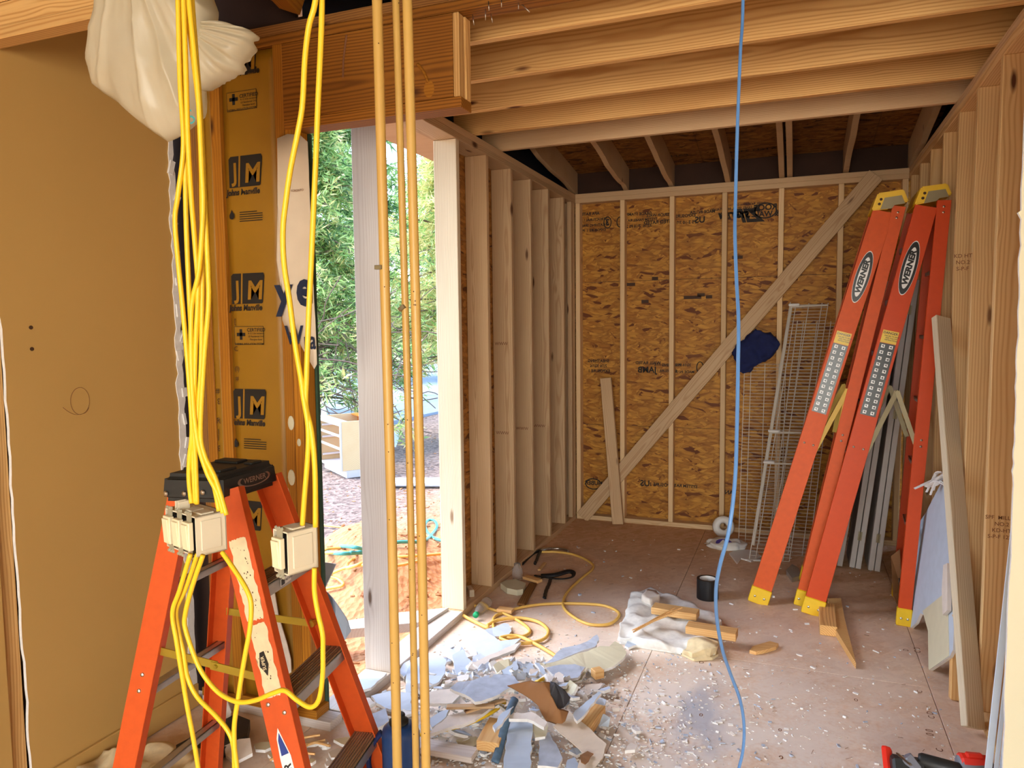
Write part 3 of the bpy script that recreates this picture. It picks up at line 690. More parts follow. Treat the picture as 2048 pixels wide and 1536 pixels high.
# gable closers of dark membrane
for x in (XL-.16, XR+.145):
    bm = bmesh.new(); prism(bm, [(x, 6.2, TP-.05), (x, 2.6, TP-.05), (x, 2.6, TP+.80), (x, 6.2, TP+.25)], (.012, 0, 0)); obj('gable_board', bm, M['dark_blue'], cl)
f_ = lambda y: TP+.212+SL*(YB+.09-y)
bm = bmesh.new(); prism(bm, [(-1.96, 6.25, f_(6.25)), (1.21, 6.25, f_(6.25)), (1.21, 2.3, f_(2.3)), (-1.96, 2.3, f_(2.3))], (0, 0, .006)); obj('roof_light_stop', bm, M['dark_blue'], cl)  # hidden sheet added to stop light between the roof panels
boxobj('added_sun_screen', (-2.95, 2.6, 3.10), (-1.96, 6.2, 3.13), M['spruce'], cl)  # unseen overhang added to keep direct sun off the floor
boxobj('rafter_shade_board', (-1.95, 6.145, TP-.1), (1.2, 6.165, TP+.19), M['shade_dark'], cl)  # dark board stands in for the shadow above the back plate
# ---- the house behind: dark attic above the old wall, room round the camera
ch = struct('ceiling_near', (0, 0, 2.9))
board('beam', (XP-.0+.002, 1.67, 2.655), (-1.70, 1.67, 2.655), .075, .038, (0, 1, 0), M['pine'], ch)
board('beam', (XP+.002, 1.67, 2.615-.019), (-1.70, 1.67, 2.615-.019), .037, .06, (0, 1, 0), M['pine'], ch)
board('beam', (XP+.002, 1.67, 2.77), (-1.70, 1.67, 2.77), .15, .038, (0, 1, 0), M['pine'], ch)
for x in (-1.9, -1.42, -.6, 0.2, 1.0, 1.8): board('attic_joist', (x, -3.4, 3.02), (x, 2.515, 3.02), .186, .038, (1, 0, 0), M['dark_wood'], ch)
p0, p1 = at(500, -14, y=1.9), at(585, 46, y=2.44)
board('attic_rafter', p0+V((-.0, -.35, .22)), V((p1.x, 2.44, p1.z+.07)), .089, .06, (.4, -.6, .6), M['aged_stud'], ch)
boxobj('attic_board', (-2.7, -3.6, 3.42), (3.2, 2.62, 3.44), M['shade_dark'], ch)
boxobj('attic_board', (-2.7, 2.56, TP+.1), (-1.92, 2.58, 3.42), M['shade_dark'], ch)
boxobj('attic_board', (-1.92, 2.56, TP+.22), (1.2, 2.58, 3.42), M['shade_dark'], ch)
wn = struct('wall_near_back', (0, -3.5, 0))
for lo, hi in (((-2.6, -3.62, 0), (-1.5, -3.5, 3.4)), ((2.1, -3.62, 0), (3.12, -3.5, 3.4)), ((-1.5, -3.62, 0), (2.1, -3.5, .35)), ((-1.5, -3.62, 2.65), (2.1, -3.5, 3.4))): boxobj('drywall_panel', lo, hi, M['white_wall'], wn)
ws = struct('wall_near_right', (3.0, 0, 0))
boxobj('drywall_panel', (3.0, -3.62, 0), (3.12, 2.53, 3.4), M['white_wall'], ws)
boxobj('wall_framing', (XP-.16, -3.6, 0), (XP-.107, 2.5, 3.4), M['dark_wood'], wp)
win = struct('window_1', (.3, -3.55, .35))
for lo, hi in (((-1.5, -3.6, .35), (-1.44, -3.52, 2.65)), ((2.04, -3.6, .35), (2.1, -3.52, 2.65)), ((-1.44, -3.6, .35), (2.04, -3.52, .41)), ((-1.44, -3.6, 2.59), (2.04, -3.52, 2.65)), ((.27, -3.6, .41), (.33, -3.52, 2.59))): boxobj('window_frame', lo, hi, M['white_plastic'], win)
for x0, x1 in ((-1.44, .27), (.33, 2.04)): boxobj('window_pane', (x0, -3.565, .41), (x1, -3.559, 2.59), M['window_glass'], win)
# ================================================================== OUTDOORS
def gh(x, y):
    """height of the yard"""
    d = -1.9-x
    z = -.12-.055*max(0, min(d, 5))
    z += .10*mnoise.noise(V((x*.6, y*.6, 1)))*(1 if d > .4 else .4)+.025*mnoise.noise(V((x*3, y*3, 5)))
    m = math.exp(-(((x+3.0)/.55)**2+((y-4.55)/.55)**2)); z += .36*m       # heap of red dirt
    m = math.exp(-(((x+2.45)/.3)**2+((y-4.1)/.35)**2)); z += .16*m
    if d > 9: z -= .02*(d-9)
    return z
bm = bmesh.new()
xsG = [-1.8-.11*i for i in range(40)]+[-6.2-.5*i for i in range(1, 90)]
ysG = [-6+1.0*j for j in range(7)]+[1+.11*j for j in range(1, 75)]+[9.2+.8*j for j in range(1, 50)]
gv = [[bm.verts.new((x, y, gh(x, y))) for y in ysG] for x in xsG]
for i in range(len(xsG)-1):
    for j in range(len(ysG)-1): bm.faces.new((gv[i][j], gv[i+1][j], gv[i+1][j+1], gv[i][j+1]))
bmesh.ops.recalc_face_normals(bm, faces=bm.faces)
prop(obj('ground', bm, M['ground'], smooth=True), kind='structure')
# a few clods, chips and mulch bits lying on it
bm = bmesh.new(); R_ = random.Random(3)
for k in range(1500):
    x = -2.1-abs(R_.gauss(0, 1))*2.6; y = 2.7+R_.random()*6*(1+.3*(-x-2)); s_ = R_.uniform(.008, .03)
    mx = Matrix.Translation((x, y, gh(x, y)+s_*.2)) @ Matrix.Rotation(R_.random()*6, 4, 'Z') @ Matrix.Rotation(R_.random(), 4, 'X') @ Matrix.Diagonal((s_*R_.uniform(.5, 2.4), s_*.6, s_*.5, 1))
    bmesh.ops.create_cube(bm, size=1, matrix=mx)
prop(obj('mulch_chips', bm, M['ground'], base=(-4, 5, -.3)), 'brown mulch chips and dirt clods strewn on the yard', 'mulch', kind='stuff')
# road beyond the yard
def gpt(u, v, lift=0):
    p = at(u, v, z=-.3)
    for _ in range(12): p = at(u, v, z=gh(p.x, p.y)+lift)
    return p
bm = bmesh.new()
rd = [(-9.5, 6), (-8.3, 13), (-7.2, 30), (-16, 40), (-30, 30), (-22, 6)]
prism(bm, [(x, y, gh(-9, 14)+.05+.01*abs(x+9)*.3) for x, y in rd], (0, 0, -.5))
prop(obj('road', bm, M['asphalt']), kind='structure')
def tree(name, label, base, h, rad, mats, n, trunk=.16, lean=(0, 0), seed=0, droop=.5, low=.12, fs=1.0, ns=1.0):
    t = thing(name, label, 'tree', base); R = random.Random(seed); b0 = V(base)
    top = b0+V((lean[0], lean[1], h)); bm = bmesh.new()
    tube(bm, catmull([b0-V((0, 0, .3)), b0.lerp(top, .3)+V((.1, .1, 0)), b0.lerp(top, .65), top], 6), [trunk*(1-.042*i) for i in range(19)], 8)
    obj('trunk', bm, M['bark'], t)
    br = bmesh.new(); tw = [bmesh.new() for _ in mats]
    for k in range(n):
        f = low+(1-low)*R.random()**.9; p = b0.lerp(top, f); a = R.random()*2*math.pi
        L = rad*(1.12-f)*R.uniform(.55, 1.1); d = V((math.cos(a), math.sin(a), R.uniform(-.1, .45)))
        pts = [p+d*L*s_-V((0, 0, droop*L*.55*s_*s_)) for s_ in (0, .3, .6, 1)]
        P = catmull(pts, 3); tube(br, P, [max(.004, .028*(1-i/10)) for i in range(len(P))], 4, caps=False)
        for q in range(int(38*fs)):
            s_ = R.uniform(.18, 1.0); i = min(int(s_*(len(P)-1)), len(P)-2); c = P[i].lerp(P[i+1], R.random())+V((R.gauss(0, .1), R.gauss(0, .1), R.gauss(0, .08)))
            dd = (V((R.gauss(0, 1), R.gauss(0, 1), R.gauss(-.5, .6)))+d*1.0).normalized()
            bmx = tw[R.randrange(len(mats))]
            for e in range(5):   # a spray of narrow needles
                ax = (dd+V((R.gauss(0, .45), R.gauss(0, .45), R.gauss(0, .4)))).normalized(); sd = ax.cross(V((R.gauss(0, 1), R.gauss(0, 1), R.gauss(0, 1)))).normalized()
                l_ = ns*R.uniform(.10, .24); w_ = ns*R.uniform(.007, .016)
                o_ = c+V((R.gauss(0, .03), R.gauss(0, .03), R.gauss(0, .03)))
                bmx.faces.new([bmx.verts.new(o_-sd*w_*.4), bmx.verts.new(o_+ax*l_*.5-sd*w_), bmx.verts.new(o_+ax*l_), bmx.verts.new(o_+ax*l_*.5+sd*w_)])
    prop(obj('branches', br, M['bark'], t), kind='stuff')
    for b_, m in zip(tw, mats): prop(obj('foliage', b_, M[m], t), kind='stuff')
    return t
g0 = lambda x, y: (x, y, gh(x, y))
tree('evergreen_tree', 'bright green evergreen with drooping sprays, its dark trunk beside the left opening', g0(-7.7, 10.2), 5.6, 2.9, ['leaf_green', 'leaf_yellow', 'leaf_green', 'leaf_dark'], 210, .17, (.1, .1), 11, low=.16, fs=1.3)
tree('evergreen_tree', 'yellow green evergreen with thin bare twigs, standing behind the three pipes', g0(-5.9, 12.4), 5.8, 2.7, ['leaf_yellow', 'leaf_green', 'leaf_yellow'], 190, .12, (-.2, .2), 23, low=.24, fs=1.2)
tree('evergreen_tree', 'dark evergreen far back between trunk and grey stud', g0(-11.5, 14), 7.0, 3.6, ['leaf_dark', 'leaf_green'], 170, .2, (0, 0), 31, low=.14)
tree('evergreen_tree', 'tall pale green evergreen far back behind the pale jamb stud', g0(-9.5, 19), 8.2, 3.8, ['leaf_green', 'leaf_dark', 'leaf_green'], 170, .2, (0, 0), 37, low=.16)
for k, (x, y, h_) in enumerate(((-16, 25, 12), (-13, 30, 12), (-25, 30, 13))):
    tree('evergreen_tree', ['dark green evergreen in the far row beyond the road, middle one', 'dark green evergreen in the far row beyond the road, right one', 'dark green evergreen in the far row beyond the road, left one'][k], g0(x, y), h_, 4.2, ['leaf_dark', 'leaf_green'], 110, .25, (0, 0), 50+k, low=.08, fs=.55, ns=3.2)
# loose bare twigs reaching into the view
tw_ = thing('bare_twigs', 'tangle of bare grey twigs low under the evergreens', 'twigs', g0(-7.0, 9.6)); bm = bmesh.new(); R_ = random.Random(5)
for k in range(90):
    p = V((-7.0+R_.gauss(0, .7), 10+R_.gauss(0, 1.0), R_.uniform(.3, 1.9))); d = V((R_.gauss(.5, .8), R_.gauss(-.2, .6), R_.gauss(.1, .45))).normalized()
    tube(bm, catmull([p, p+d*.4+V((0, 0, R_.gauss(0, .06))), p+d*.8+V((R_.gauss(0, .08), 0, R_.gauss(-.05, .1))), p+d*1.25], 3), .008, 4, caps=False)
prop(obj('twigs', bm, M['bark'], tw_), kind='stuff')
# unfinished drawer cabinet on the mulch
cb = gpt(686, 958); cab = thing('drawer_cabinet', 'unfinished wooden drawer base cabinet without drawers standing on the mulch', 'cabinet', cb)
e1 = (gpt(616, 940)-cb); e1.z = 0; e1.normalize(); e2 = V((e1.y, -e1.x, 0));
if e2.y < 0: e2 = -e2
scale_ = ((cb-EYE).length)/9.9; HH = .75*scale_; WW = .92*scale_; DD = .56*scale_
CM = Matrix((e1, e2, V((0, 0, 1)))).transposed().to_4x4(); CM.translation = cb
def cbox(name, lo, hi, mat, bev=.002):
    bm = bmesh.new(); bbox(bm, lo, hi, bev, mx=None); return obj(name, bm, M[mat], cab, CM)
tk = .10*scale_
cbox('side_panel', (0, 0, tk), (.018, DD, HH), 'cab_wood'); cbox('side_panel', (WW-.018, 0, tk), (WW, DD, HH), 'cab_wood')
cbox('back_panel', (.019, DD-.012, tk), (WW-.019, DD, HH), 'cab_in'); cbox('bottom_panel', (.019, .0, tk), (WW-.019, DD-.013, tk+.02), 'cab_white')
cbox('toe_kick', (.0, .05, 0.002), (WW, .07, tk-.001), 'cab_white'); cbox('toe_kick', (.0, .071, 0.002), (.02, DD, tk-.001), 'cab_white')
for x0, x1 in ((-.002, .035), (WW-.035, WW+.002)): cbox('face_stile', (x0, -.02, tk), (x1, -.001, HH), 'cab_white')
for z in (.0, .42, .68, .96): cbox('face_rail', (.036, -.02, tk+(HH-tk)*z+(.0 if z else 0)-(.035 if z > .9 else 0)), (WW-.036, -.001, tk+(HH-tk)*z+(.03 if z < .9 else .002)), 'cab_white')
for z in (.14, .52, .78): cbox('drawer_slide', (.02, .02, tk+(HH-tk)*z), (.045, DD-.02, tk+(HH-tk)*z+.025), 'cab_white')
for z in (.14, .52, .78): cbox('drawer_slide', (WW-.045, .02, tk+(HH-tk)*z), (WW-.02, DD-.02, tk+(HH-tk)*z+.025), 'cab_white')
cbox('top_stretcher', (.019, .0, HH-.02), (WW-.019, .09, HH), 'cab_white'); cbox('top_stretcher', (.019, DD-.1, HH-.02), (WW-.019, DD-.013, HH), 'cab_in')
# white board leaning behind the cabinet; white panel at the back right of it
p = gpt(648, 860); board_ = [at(636, 792, y=p.y+.3), at(644, 792, y=p.y+.3), at(652, 838, y=p.y), at(634, 850, y=p.y)]
bm = bmesh.new(); prism(bm, board_, (.02, .03, 0)); prop(obj('white_sheet', bm, M['pvc_trim'], base=tuple(p)), 'narrow pale blue white sheet leaning upright behind the cabinet', 'sheet')
p = gpt(796, 895); bm = bmesh.new(); prism(bm, [at(790, 862, y=p.y), at(797, 858, y=p.y), at(798, 876, y=p.y), at(791, 897, y=p.y)], (-.3, .1, 0)); prop(obj('white_sheet', bm, M['pvc_trim'], base=tuple(p)), 'white sheet edge standing on the mulch just right of the grey stud', 'sheet')
# metal downspout lying on the mulch
a, b_ = gpt(778, 975), gpt(905, 976); bm = bmesh.new(); d = (b_-a); a = a-d*.25; b_ = b_+d*.5
for k in range(4): tube(bm, [a+V((0, .045*k, .05+.012*(k % 2))), b_+V((0, .045*k, .05+.012*(k % 2)))], .034, 8)
prop(obj('downspout', bm, M['pvc_trim'], base=tuple((a+b_)/2)), 'pale blue grey corrugated downspout lying on the mulch', 'downspout')
def gcord(name, px, r, mat, label, cat='cord', lift=None):
    P = catmull([gpt(u, v, r+.02) for u, v in px], 7); bm = bmesh.new(); tube(bm, P, r, 7)
    return prop(obj(name, bm, M[mat], smooth=True, base=tuple(P[len(P)//2])), label, cat)
gcord('garden_hose', [(700, 1105), (740, 1104), (790, 1085), (846, 1082), (866, 1066), (874, 1052), (868, 1041), (856, 1041), (850, 1052), (858, 1068), (878, 1080), (920, 1085)], .013, 'hose_green', 'teal garden hose looping on the ground left of the pale jamb stud', 'hose')
gcord('garden_hose', [(636, 1096), (652, 1103), (676, 1107), (708, 1106), (730, 1100), (706, 1094), (672, 1093), (646, 1100), (630, 1112)], .013, 'hose_green', 'teal hose coiled on the dirt just outside the left jamb', 'hose')
gcord('outdoor_cord', [(630, 1048), (660, 1052), (700, 1056), (760, 1062), (830, 1066), (870, 1075), (910, 1078)], .009, 'yellow_cord', 'thin yellow cord stretched across the mulch beyond the grey stud', 'cord')
gcord('outdoor_cord', [(716, 1098), (690, 1096), (655, 1098), (648, 1106), (690, 1104), (720, 1112), (700, 1122), (694, 1136), (720, 1128), (760, 1116), (830, 1112), (880, 1108), (905, 1106)], .010, 'yellow_cord', 'yellow cord looping with the coiled teal hose on the dirt', 'cord')
gcord('outdoor_cord', [(642, 1180), (660, 1176), (686, 1170), (676, 1158), (660, 1150), (690, 1136), (730, 1130), (790, 1132), (850, 1118)], .010, 'yellow_cord', 'yellow cord twisting over the sunlit dirt close to the left jamb', 'cord')
# plank across the outside of the sill
zt_ = .055
pl = [at(u, v, z=zt_) for u, v in ((790, 1226), (897, 1215), (853, 1243), (660, 1262), (640, 1250))]
bm = bmesh.new(); prism(bm, pl, (0, 0, -.05)); bmesh.ops.recalc_face_normals(bm, faces=bm.faces)
prop(obj('loose_plank', bm, M['grey_wood'], base=tuple(pl[0])), 'dusty pale plank laid across the sill of the left opening', 'plank')
# torn wrap hanging outside the jamb, half behind the ladder
pts = [(636, 1124), (672, 1128), (650, 1178), (672, 1205), (690, 1236), (702, 1262), (664, 1312), (640, 1296), (636, 1200)]
bm = bmesh.new(); y_ = 2.62
vs_ = [bm.verts.new(at(u, v, y=y_+.05*math.sin(i*1.3))) for i, (u, v) in enumerate(pts)]; f = bm.faces.new(vs_); bmesh.ops.triangulate(bm, faces=[f]); bmesh.ops.subdivide_edges(bm, edges=bm.edges[:], cuts=2, use_grid_fill=True)
for v in bm.verts: v.co.y += .02*mnoise.noise(v.co*9)
r_ = bmesh.ops.extrude_face_region(bm, geom=bm.faces[:]); bmesh.ops.translate(bm, verts=[v for v in r_['geom'] if isinstance(v, bmesh.types.BMVert)], vec=(0, .003, 0)); bmesh.ops.recalc_face_normals(bm, faces=bm.faces)
prop(obj('torn_wrap', bm, M['gyp_white'], base=tuple(at(660, 1290, y=y_))), 'bluish white torn sheet hanging at the opening behind the short ladder', 'wrap')
# ================================================================== THINGS IN THE ROOM
# ---- lumber leaning or nailed about
def lumber(name, p0, p1, wid, thk, n, mat, label, cat='board'):
    return prop(board(name, p0, p1, wid, thk, n, M[mat]), label, cat)
br0, br1 = at(1165, 1034, y=YB-.02), at(1752, 350, y=YB-.02)
brc = lumber('diagonal_brace', br0, br1, .115, .036, (0, 1, 0), 'spruce', 'long pale board nailed diagonally across the studs of the back wall')
q0 = at(1240, 1045, y=YB-.03); q1 = at(1211, 756, y=YB-.075)
lumber('leaning_stud', V((q0.x, YB-.10, .012)), V((q1.x, YB-.062, q1.z)), .092, .038, (0, 1, -.03), 'spruce', 'short brownish stud leaning against the left part of the back wall', 'stud')
lumber('leaning_stud', V((.688, 3.30, .03)), V((.688, 4.30, 1.68)), .080, .038, (.5, -.87, .35), 'spruce_pale', 'long pale two by four leaning against the right wall beside the drywall scrap', 'stud')
b0 = at(1917, 1404, z=0); lumber('block', V((b0.x, b0.y+.02, .001)), V((b0.x+.010, b0.y+.09, .36)), .062, .05, (0, 1, -.2), 'offcut', 'short offcut standing upright at the foot of the leaning two by four', 'block')
lumber('block', at(1958, 1395, z=.02)+V((0, .05, 0)), at(1925, 1345, z=.02)+V((0, .25, .02)), .06, .03, (0, 0, 1), 'spruce_pale', 'small pale stick lying in the dark behind the upright offcut', 'block')
# wedge offcut with block
w0, w1, w2, w3 = at(1655, 1196, z=.045), at(1682, 1196, z=.045), at(1712, 1326, z=.03), at(1672, 1260, z=.045)
bm = bmesh.new(); prism(bm, [w0, w1, at(1690, 1240, z=.045), w2, w3], (0, 0, -.036)); prop(obj('wedge_offcut', bm, M['pine'], base=tuple(w2)), 'brown wedge shaped offcut pointing forward on the floor beside the right ladder', 'offcut')
lumber('block', at(1657, 1255, z=.03)+V((0, .30, 0)), at(1657, 1262, z=.03), .085, .055, (0, 0, 1), 'pine', 'brown block under the wedge shaped offcut beside the ladder foot', 'block')
bm = bmesh.new(); prism(bm, [at(u, v, z=.02) for u, v in ((1499, 1300), (1506, 1292), (1540, 1282), (1557, 1287), (1552, 1293), (1530, 1300), (1512, 1303))], (0, 0, -.018)); prop(obj('sliver_offcut', bm, M['offcut'], base=tuple(at(1525, 1295, z=0))), 'flat pointed sliver of pale wood alone on the middle of the floor', 'offcut')
# ---- insulation scrap with blocks on it
ib = [(1262, 1186), (1300, 1176), (1352, 1194), (1400, 1212), (1436, 1226), (1438, 1248), (1420, 1262), (1434, 1282), (1428, 1298), (1380, 1296), (1330, 1288), (1290, 1282), (1239, 1272), (1244, 1232), (1256, 1212)]
def lump(name, px, z, mat, label, cat, amp=.02, cuts=2, seed=0, thick=None):
    P = [at(u, v, z=z) for u, v in px]; c = sum(P, V())/len(P)
    bm = bmesh.new(); prism(bm, P, (0, 0, -(z-.002))); bmesh.ops.triangulate(bm, faces=bm.faces[:])
    for _ in range(cuts): bmesh.ops.subdivide_edges(bm, edges=bm.edges[:], cuts=1, use_grid_fill=True); bmesh.ops.triangulate(bm, faces=bm.faces[:])
    for v in bm.verts:
        if v.co.z > z*.3:
            v.co += V((mnoise.noise(v.co*13+V((seed, 0, 0))), mnoise.noise(v.co*13+V((0, seed+9, 0))), mnoise.noise(v.co*11+V((0, 0, seed)))))*amp
    return prop(obj(name, bm, M[mat], smooth=True, base=tuple(V((c.x, c.y, 0)))), label, cat)
lump('insulation_scrap', ib, .045, 'fibre', 'flat white piece of fibreglass insulation with wood blocks on it', 'insulation', .030, 4, 2)
lump('insulation_scrap', [(1362, 1290), (1385, 1278), (1432, 1279), (1437, 1292), (1425, 1300), (1388, 1302)], .055, 'fibre_tan', 'cream rolled edge of fibreglass at the near corner of the white insulation piece', 'insulation', .03, 4, 4)
lump('insulation_scrap', [(1283, 1188), (1296, 1178), (1312, 1180), (1318, 1190), (1300, 1196)], .09, 'gyp_cream', 'small crumpled tan tuft on the far corner of the white insulation piece', 'insulation', .02, 2, 6)
def lying(name, u0, v0, u1, v1, z, wid, thk, mat, label, cat='block', tilt=0):
    a, b_ = at(u0, v0, z=z), at(u1, v1, z=z)
    return lumber(name, a, b_+V((0, 0, tilt)), wid, thk, (0, 0, 1), mat, label, cat)
lying('block', 1306, 1216, 1396, 1230, .085, .085, .038, 'offcut', 'honey coloured wood block on the middle of the white insulation piece')
lying('block', 1374, 1254, 1474, 1270, .075, .085, .04, 'offcut', 'honey coloured wood block at the right edge of the white insulation piece')
t = thing('split_kindling', 'sheaf of split pale slivers lying across the white insulation piece', 'kindling', at(1310, 1245, z=.06)); R_ = random.Random(8)
for k in range(6):
    a = at(1270+R_.uniform(-6, 6), 1262+R_.uniform(-3, 3), z=.07); b_ = at(1356+R_.uniform(-8, 8), 1218+R_.uniform(-5, 7), z=.125)
    bm = bmesh.new(); tube(bm, [a, a.lerp(b_, .5)+V((0, 0, .004)), b_], [.003, .006, .004], 4); obj('sliver', bm, M['offcut'], t)
# ---- leaning drywall scrap at right
A_, B_, C_ = at(1822, 1257, z=.0), at(1860, 1342, z=0.0), at(1905, 945, x=.722)
pn = pln(A_, B_, C_)
px = [(1902, 944), (1880, 970), (1852, 1024), (1838, 1046), (1830, 1150), (1821, 1256), (1832, 1246), (1841, 1226), (1851, 1232), (1856, 1262), (1858, 1341), (1899, 1313), (1906, 1300), (1908, 1250), (1906, 1150), (1904, 1040)]
P = [at_plane(u, v, *pn) for u, v in px]; nrm = pn[1] if pn[1].y > 0 else -pn[1]
dw = thing('drywall_scrap', 'large white and olive drywall scrap leaning against the right wall', 'drywall', tuple(B_))
bm = bmesh.new(); prism(bm, P, nrm*.014, 0, 1, 1); bmesh.ops.triangulate(bm, faces=[f for f in bm.faces if len(f.verts) > 4]); obj('panel', bm, [M['gyp_white'], M['gypsum']], dw)
P2 = [at_plane(u, v, *pn)-nrm*.0025 for u, v in ((1846, 1222), (1896, 1182), (1897, 1232), (1899, 1312), (1858, 1341), (1857, 1262))]
bm = bmesh.new(); prism(bm, P2, nrm*.0022); obj('painted_layer', bm, M['gyp_tan'], dw)
P2 = [at_plane(u, v, *pn)-nrm*.02 for u, v in ((1896, 1132), (1904, 1128), (1905, 1222), (1895, 1232), (1893, 1180))]
bm = bmesh.new(); prism(bm, P2, nrm*.016); obj('torn_layer', bm, M['gyp_cream'], dw)
R_ = random.Random(4); bm = bmesh.new()
for k in range(9):
    a = at_plane(1897+R_.uniform(-8, 5), 950+R_.uniform(-8, 30), *pn)-nrm*.015; b_ = at_plane(1880+R_.uniform(-14, 14), 985+R_.uniform(-20, 22), *pn)-nrm*R_.uniform(.03, .07)
    tube(bm, catmull([a, a.lerp(b_, .5)+V((R_.uniform(-.02, .02), 0, R_.uniform(-.01, .03))), b_], 4), R_.uniform(.005, .012), 5, .4)
a = at_plane(1885, 968, *pn)-nrm*.03; tube(bm, catmull([a, a+V((-.05, -.02, -.005)), a+V((-.10, -.03, -.03))], 4), .011, 6, .4)
obj('torn_paper', bm, M['gypsum'], dw)
# ---- white trim strip at the right edge, bluish light in its colour
a0 = at(1990, 1545, y=2.62); a1 = at(2027, 1215, y=2.56); d = (a1-a0).normalized()
t = thing('trim_strip', 'bluish lit white plastic trim strip leaning at the right edge behind the cream drywall', 'trim', tuple(V((a0.x, a0.y, 0))))
for k, (o_, wd) in enumerate(((-.019, .017), (0, .012), (.019, .020))):
    mw = Matrix.Translation(V()) ; bm = bmesh.new(); f = frame(d, (0, -1, 0)); L = (a1-a0).length
    bbox(bm, (-.62, o_-wd/2, -.003+(0 if k != 1 else .006)), (L+.25, o_+wd/2, .003+(0 if k != 1 else .006)), .001); f.translation = a0; obj('flute' if k == 1 else 'flange', bm, M['pvc_trim'], t, f)
# ---- hung pipes
for k, (u, r_, y_, lab) in enumerate(((778, .0145, 1.85, 'thick cream yellow plastic pipe standing left of its two neighbours'), (817, .0108, 1.93, 'thinnest cream yellow plastic pipe in the middle of three'), (838, .0138, 1.86, 'thick cream yellow plastic pipe standing right of its two neighbours'))):
    p = at(u-4, 700, y=y_); t = thing('pipe', lab, 'pipe', (p.x, p.y, 0)); bm = bmesh.new()
    lz = {0: .002, 1: .012, 2: .008}[k]
    tube(bm, catmull([V((p.x-lz*0, p.y, .001)), V((p.x+.002, p.y, .9)), V((p.x-.003, p.y+.002, 1.8)), V((p.x-.006-lz, p.y, 3.35))], 8), r_, 14); obj('tube', bm, M['cpvc'], t, smooth=True)
    for q in range(26):
        z = random.uniform(.4, 2.9); text('.', .03, M['ink_brown'], Matrix.Translation((p.x-r_*.3+random.uniform(-.003, .003), p.y-r_*1.01, z)) @ Matrix.Rotation(math.pi/2, 4, 'X') @ Matrix.Rotation(1.57, 4, 'Z'), t, .0, name='print') if q < 8 else None
    if k < 2:
        c = at(768 if k == 0 else 812, 535 if k == 0 else 616, y=p.y-.0)
        bm = bmesh.new(); bbox(bm, (-.011, -.008, -.006), (.011, .008, .006), .001); obj('clip', bm, M['grey_metal'], t, Matrix.Translation(V((p.x-r_*(.9 if k == 0 else .6), p.y-r_*.8, c.z))) @ Matrix.Rotation(0 if k == 0 else -.6, 4, 'Y'))
# ---- cables
def cable(name, pts, r, mat, label, cat='cable', group=None, seg=8, flat=1.0, sub=8):
    P = catmull(pts, sub); bm = bmesh.new(); tube(bm, P, r, seg, flat)
    return prop(obj(name, bm, M[mat], smooth=True, base=tuple(P[-1])), label, cat, group)
YC = 1.28
def cpx(lst, y0, y1=None, up=True):
    n = len(lst); out = []
    for i, (u, v) in enumerate(lst): out.append(at(u, v, y=y0+((y1 if y1 is not None else y0)-y0)*i/(n-1)))
    if up: out.insert(0, out[0]+(out[0]-out[1])*.9+V((0, 0, .06))); out.insert(0, out[0]+V((.0, .0, .4)))
    return out
UP = [([(356, 0), (360, 160), (367, 290), (356, 390), (350, 440), (356, 520), (366, 620), (378, 760), (384, 860), (379, 915), (378, 960), (383, 1006)], 1.275, 'outermost left'),
      ([(361, 0), (366, 200), (370, 300), (372, 430), (377, 560), (384, 700), (389, 860), (386, 910), (388, 955), (391, 1006)], 1.285, 'second from left'),
      ([(367, 0), (372, 150), (376, 280), (383, 400), (391, 500), (396, 580), (391, 700), (388, 850), (391, 920), (394, 1008)], 1.270, 'third from left'),
      ([(373, 0), (383, 90), (393, 170), (401, 260), (404, 400), (405, 520), (404, 620), (402, 740), (396, 830), (400, 900), (425, 960), (438, 1022)], 1.290, 'third from the right'),
      ([(378, 0), (388, 100), (397, 200), (403, 330), (406, 420), (398, 540), (383, 620), (384, 760), (393, 870), (412, 940), (434, 985), (446, 1026)], 1.262, 'the strand that crosses over its neighbours'),
      ([(384, 0), (393, 120), (401, 230), (409, 400), (416, 540), (417, 610), (408, 720), (401, 860), (409, 910), (432, 960), (453, 1030)], 1.281, 'outermost right')]
for lst, y_, w_ in UP: cable('yellow_cable', cpx(lst, y_, 1.30), .0056, 'yellow_cable', 'yellow cable hanging down to the triple switch box, '+w_, group='yellow cables above the triple switch box')
LO = [([(381, 1108), (359, 1181), (345, 1225), (353, 1281), (362, 1337), (375, 1415), (387, 1478), (397, 1540), (404, 1600)], 1.27, 1.27, 'yellow cable dropping straight from the triple box past the ladder, left strand'),
      ([(395, 1108), (372, 1175), (353, 1218), (356, 1256), (367, 1306), (375, 1353), (394, 1393), (431, 1431), (456, 1462), (467, 1493), (469, 1540), (470, 1600)], 1.285, 1.27, 'yellow cable from the triple box curving right at the ladder foot'),
      ([(444, 1104), (469, 1140), (491, 1175), (502, 1206), (500, 1256), (491, 1306), (483, 1353), (477, 1393), (469, 1447), (469, 1493), (474, 1540), (476, 1600)], 1.30, 1.25, 'yellow cable bowing over the peeling label of the short ladder')]
for lst, ya, ye, lab in LO: cable('yellow_cable', cpx(lst, ya, ye, False), .0056, 'yellow_cable', lab)
lk = [(406, 1110), (384, 1175), (370, 1231), (372, 1262), (394, 1325), (416, 1362), (444, 1390), (478, 1404), (512, 1400), (544, 1387), (569, 1381), (594, 1400), (620, 1414), (637, 1401), (645, 1355), (646, 1300), (645, 1267), (636, 1226), (629, 1182), (629, 1136)]
cable('yellow_cable', cpx(lk, 1.26, 1.27, False), .0056, 'yellow_cable', 'yellow cable slung in a deep loop from the triple box to the single box')
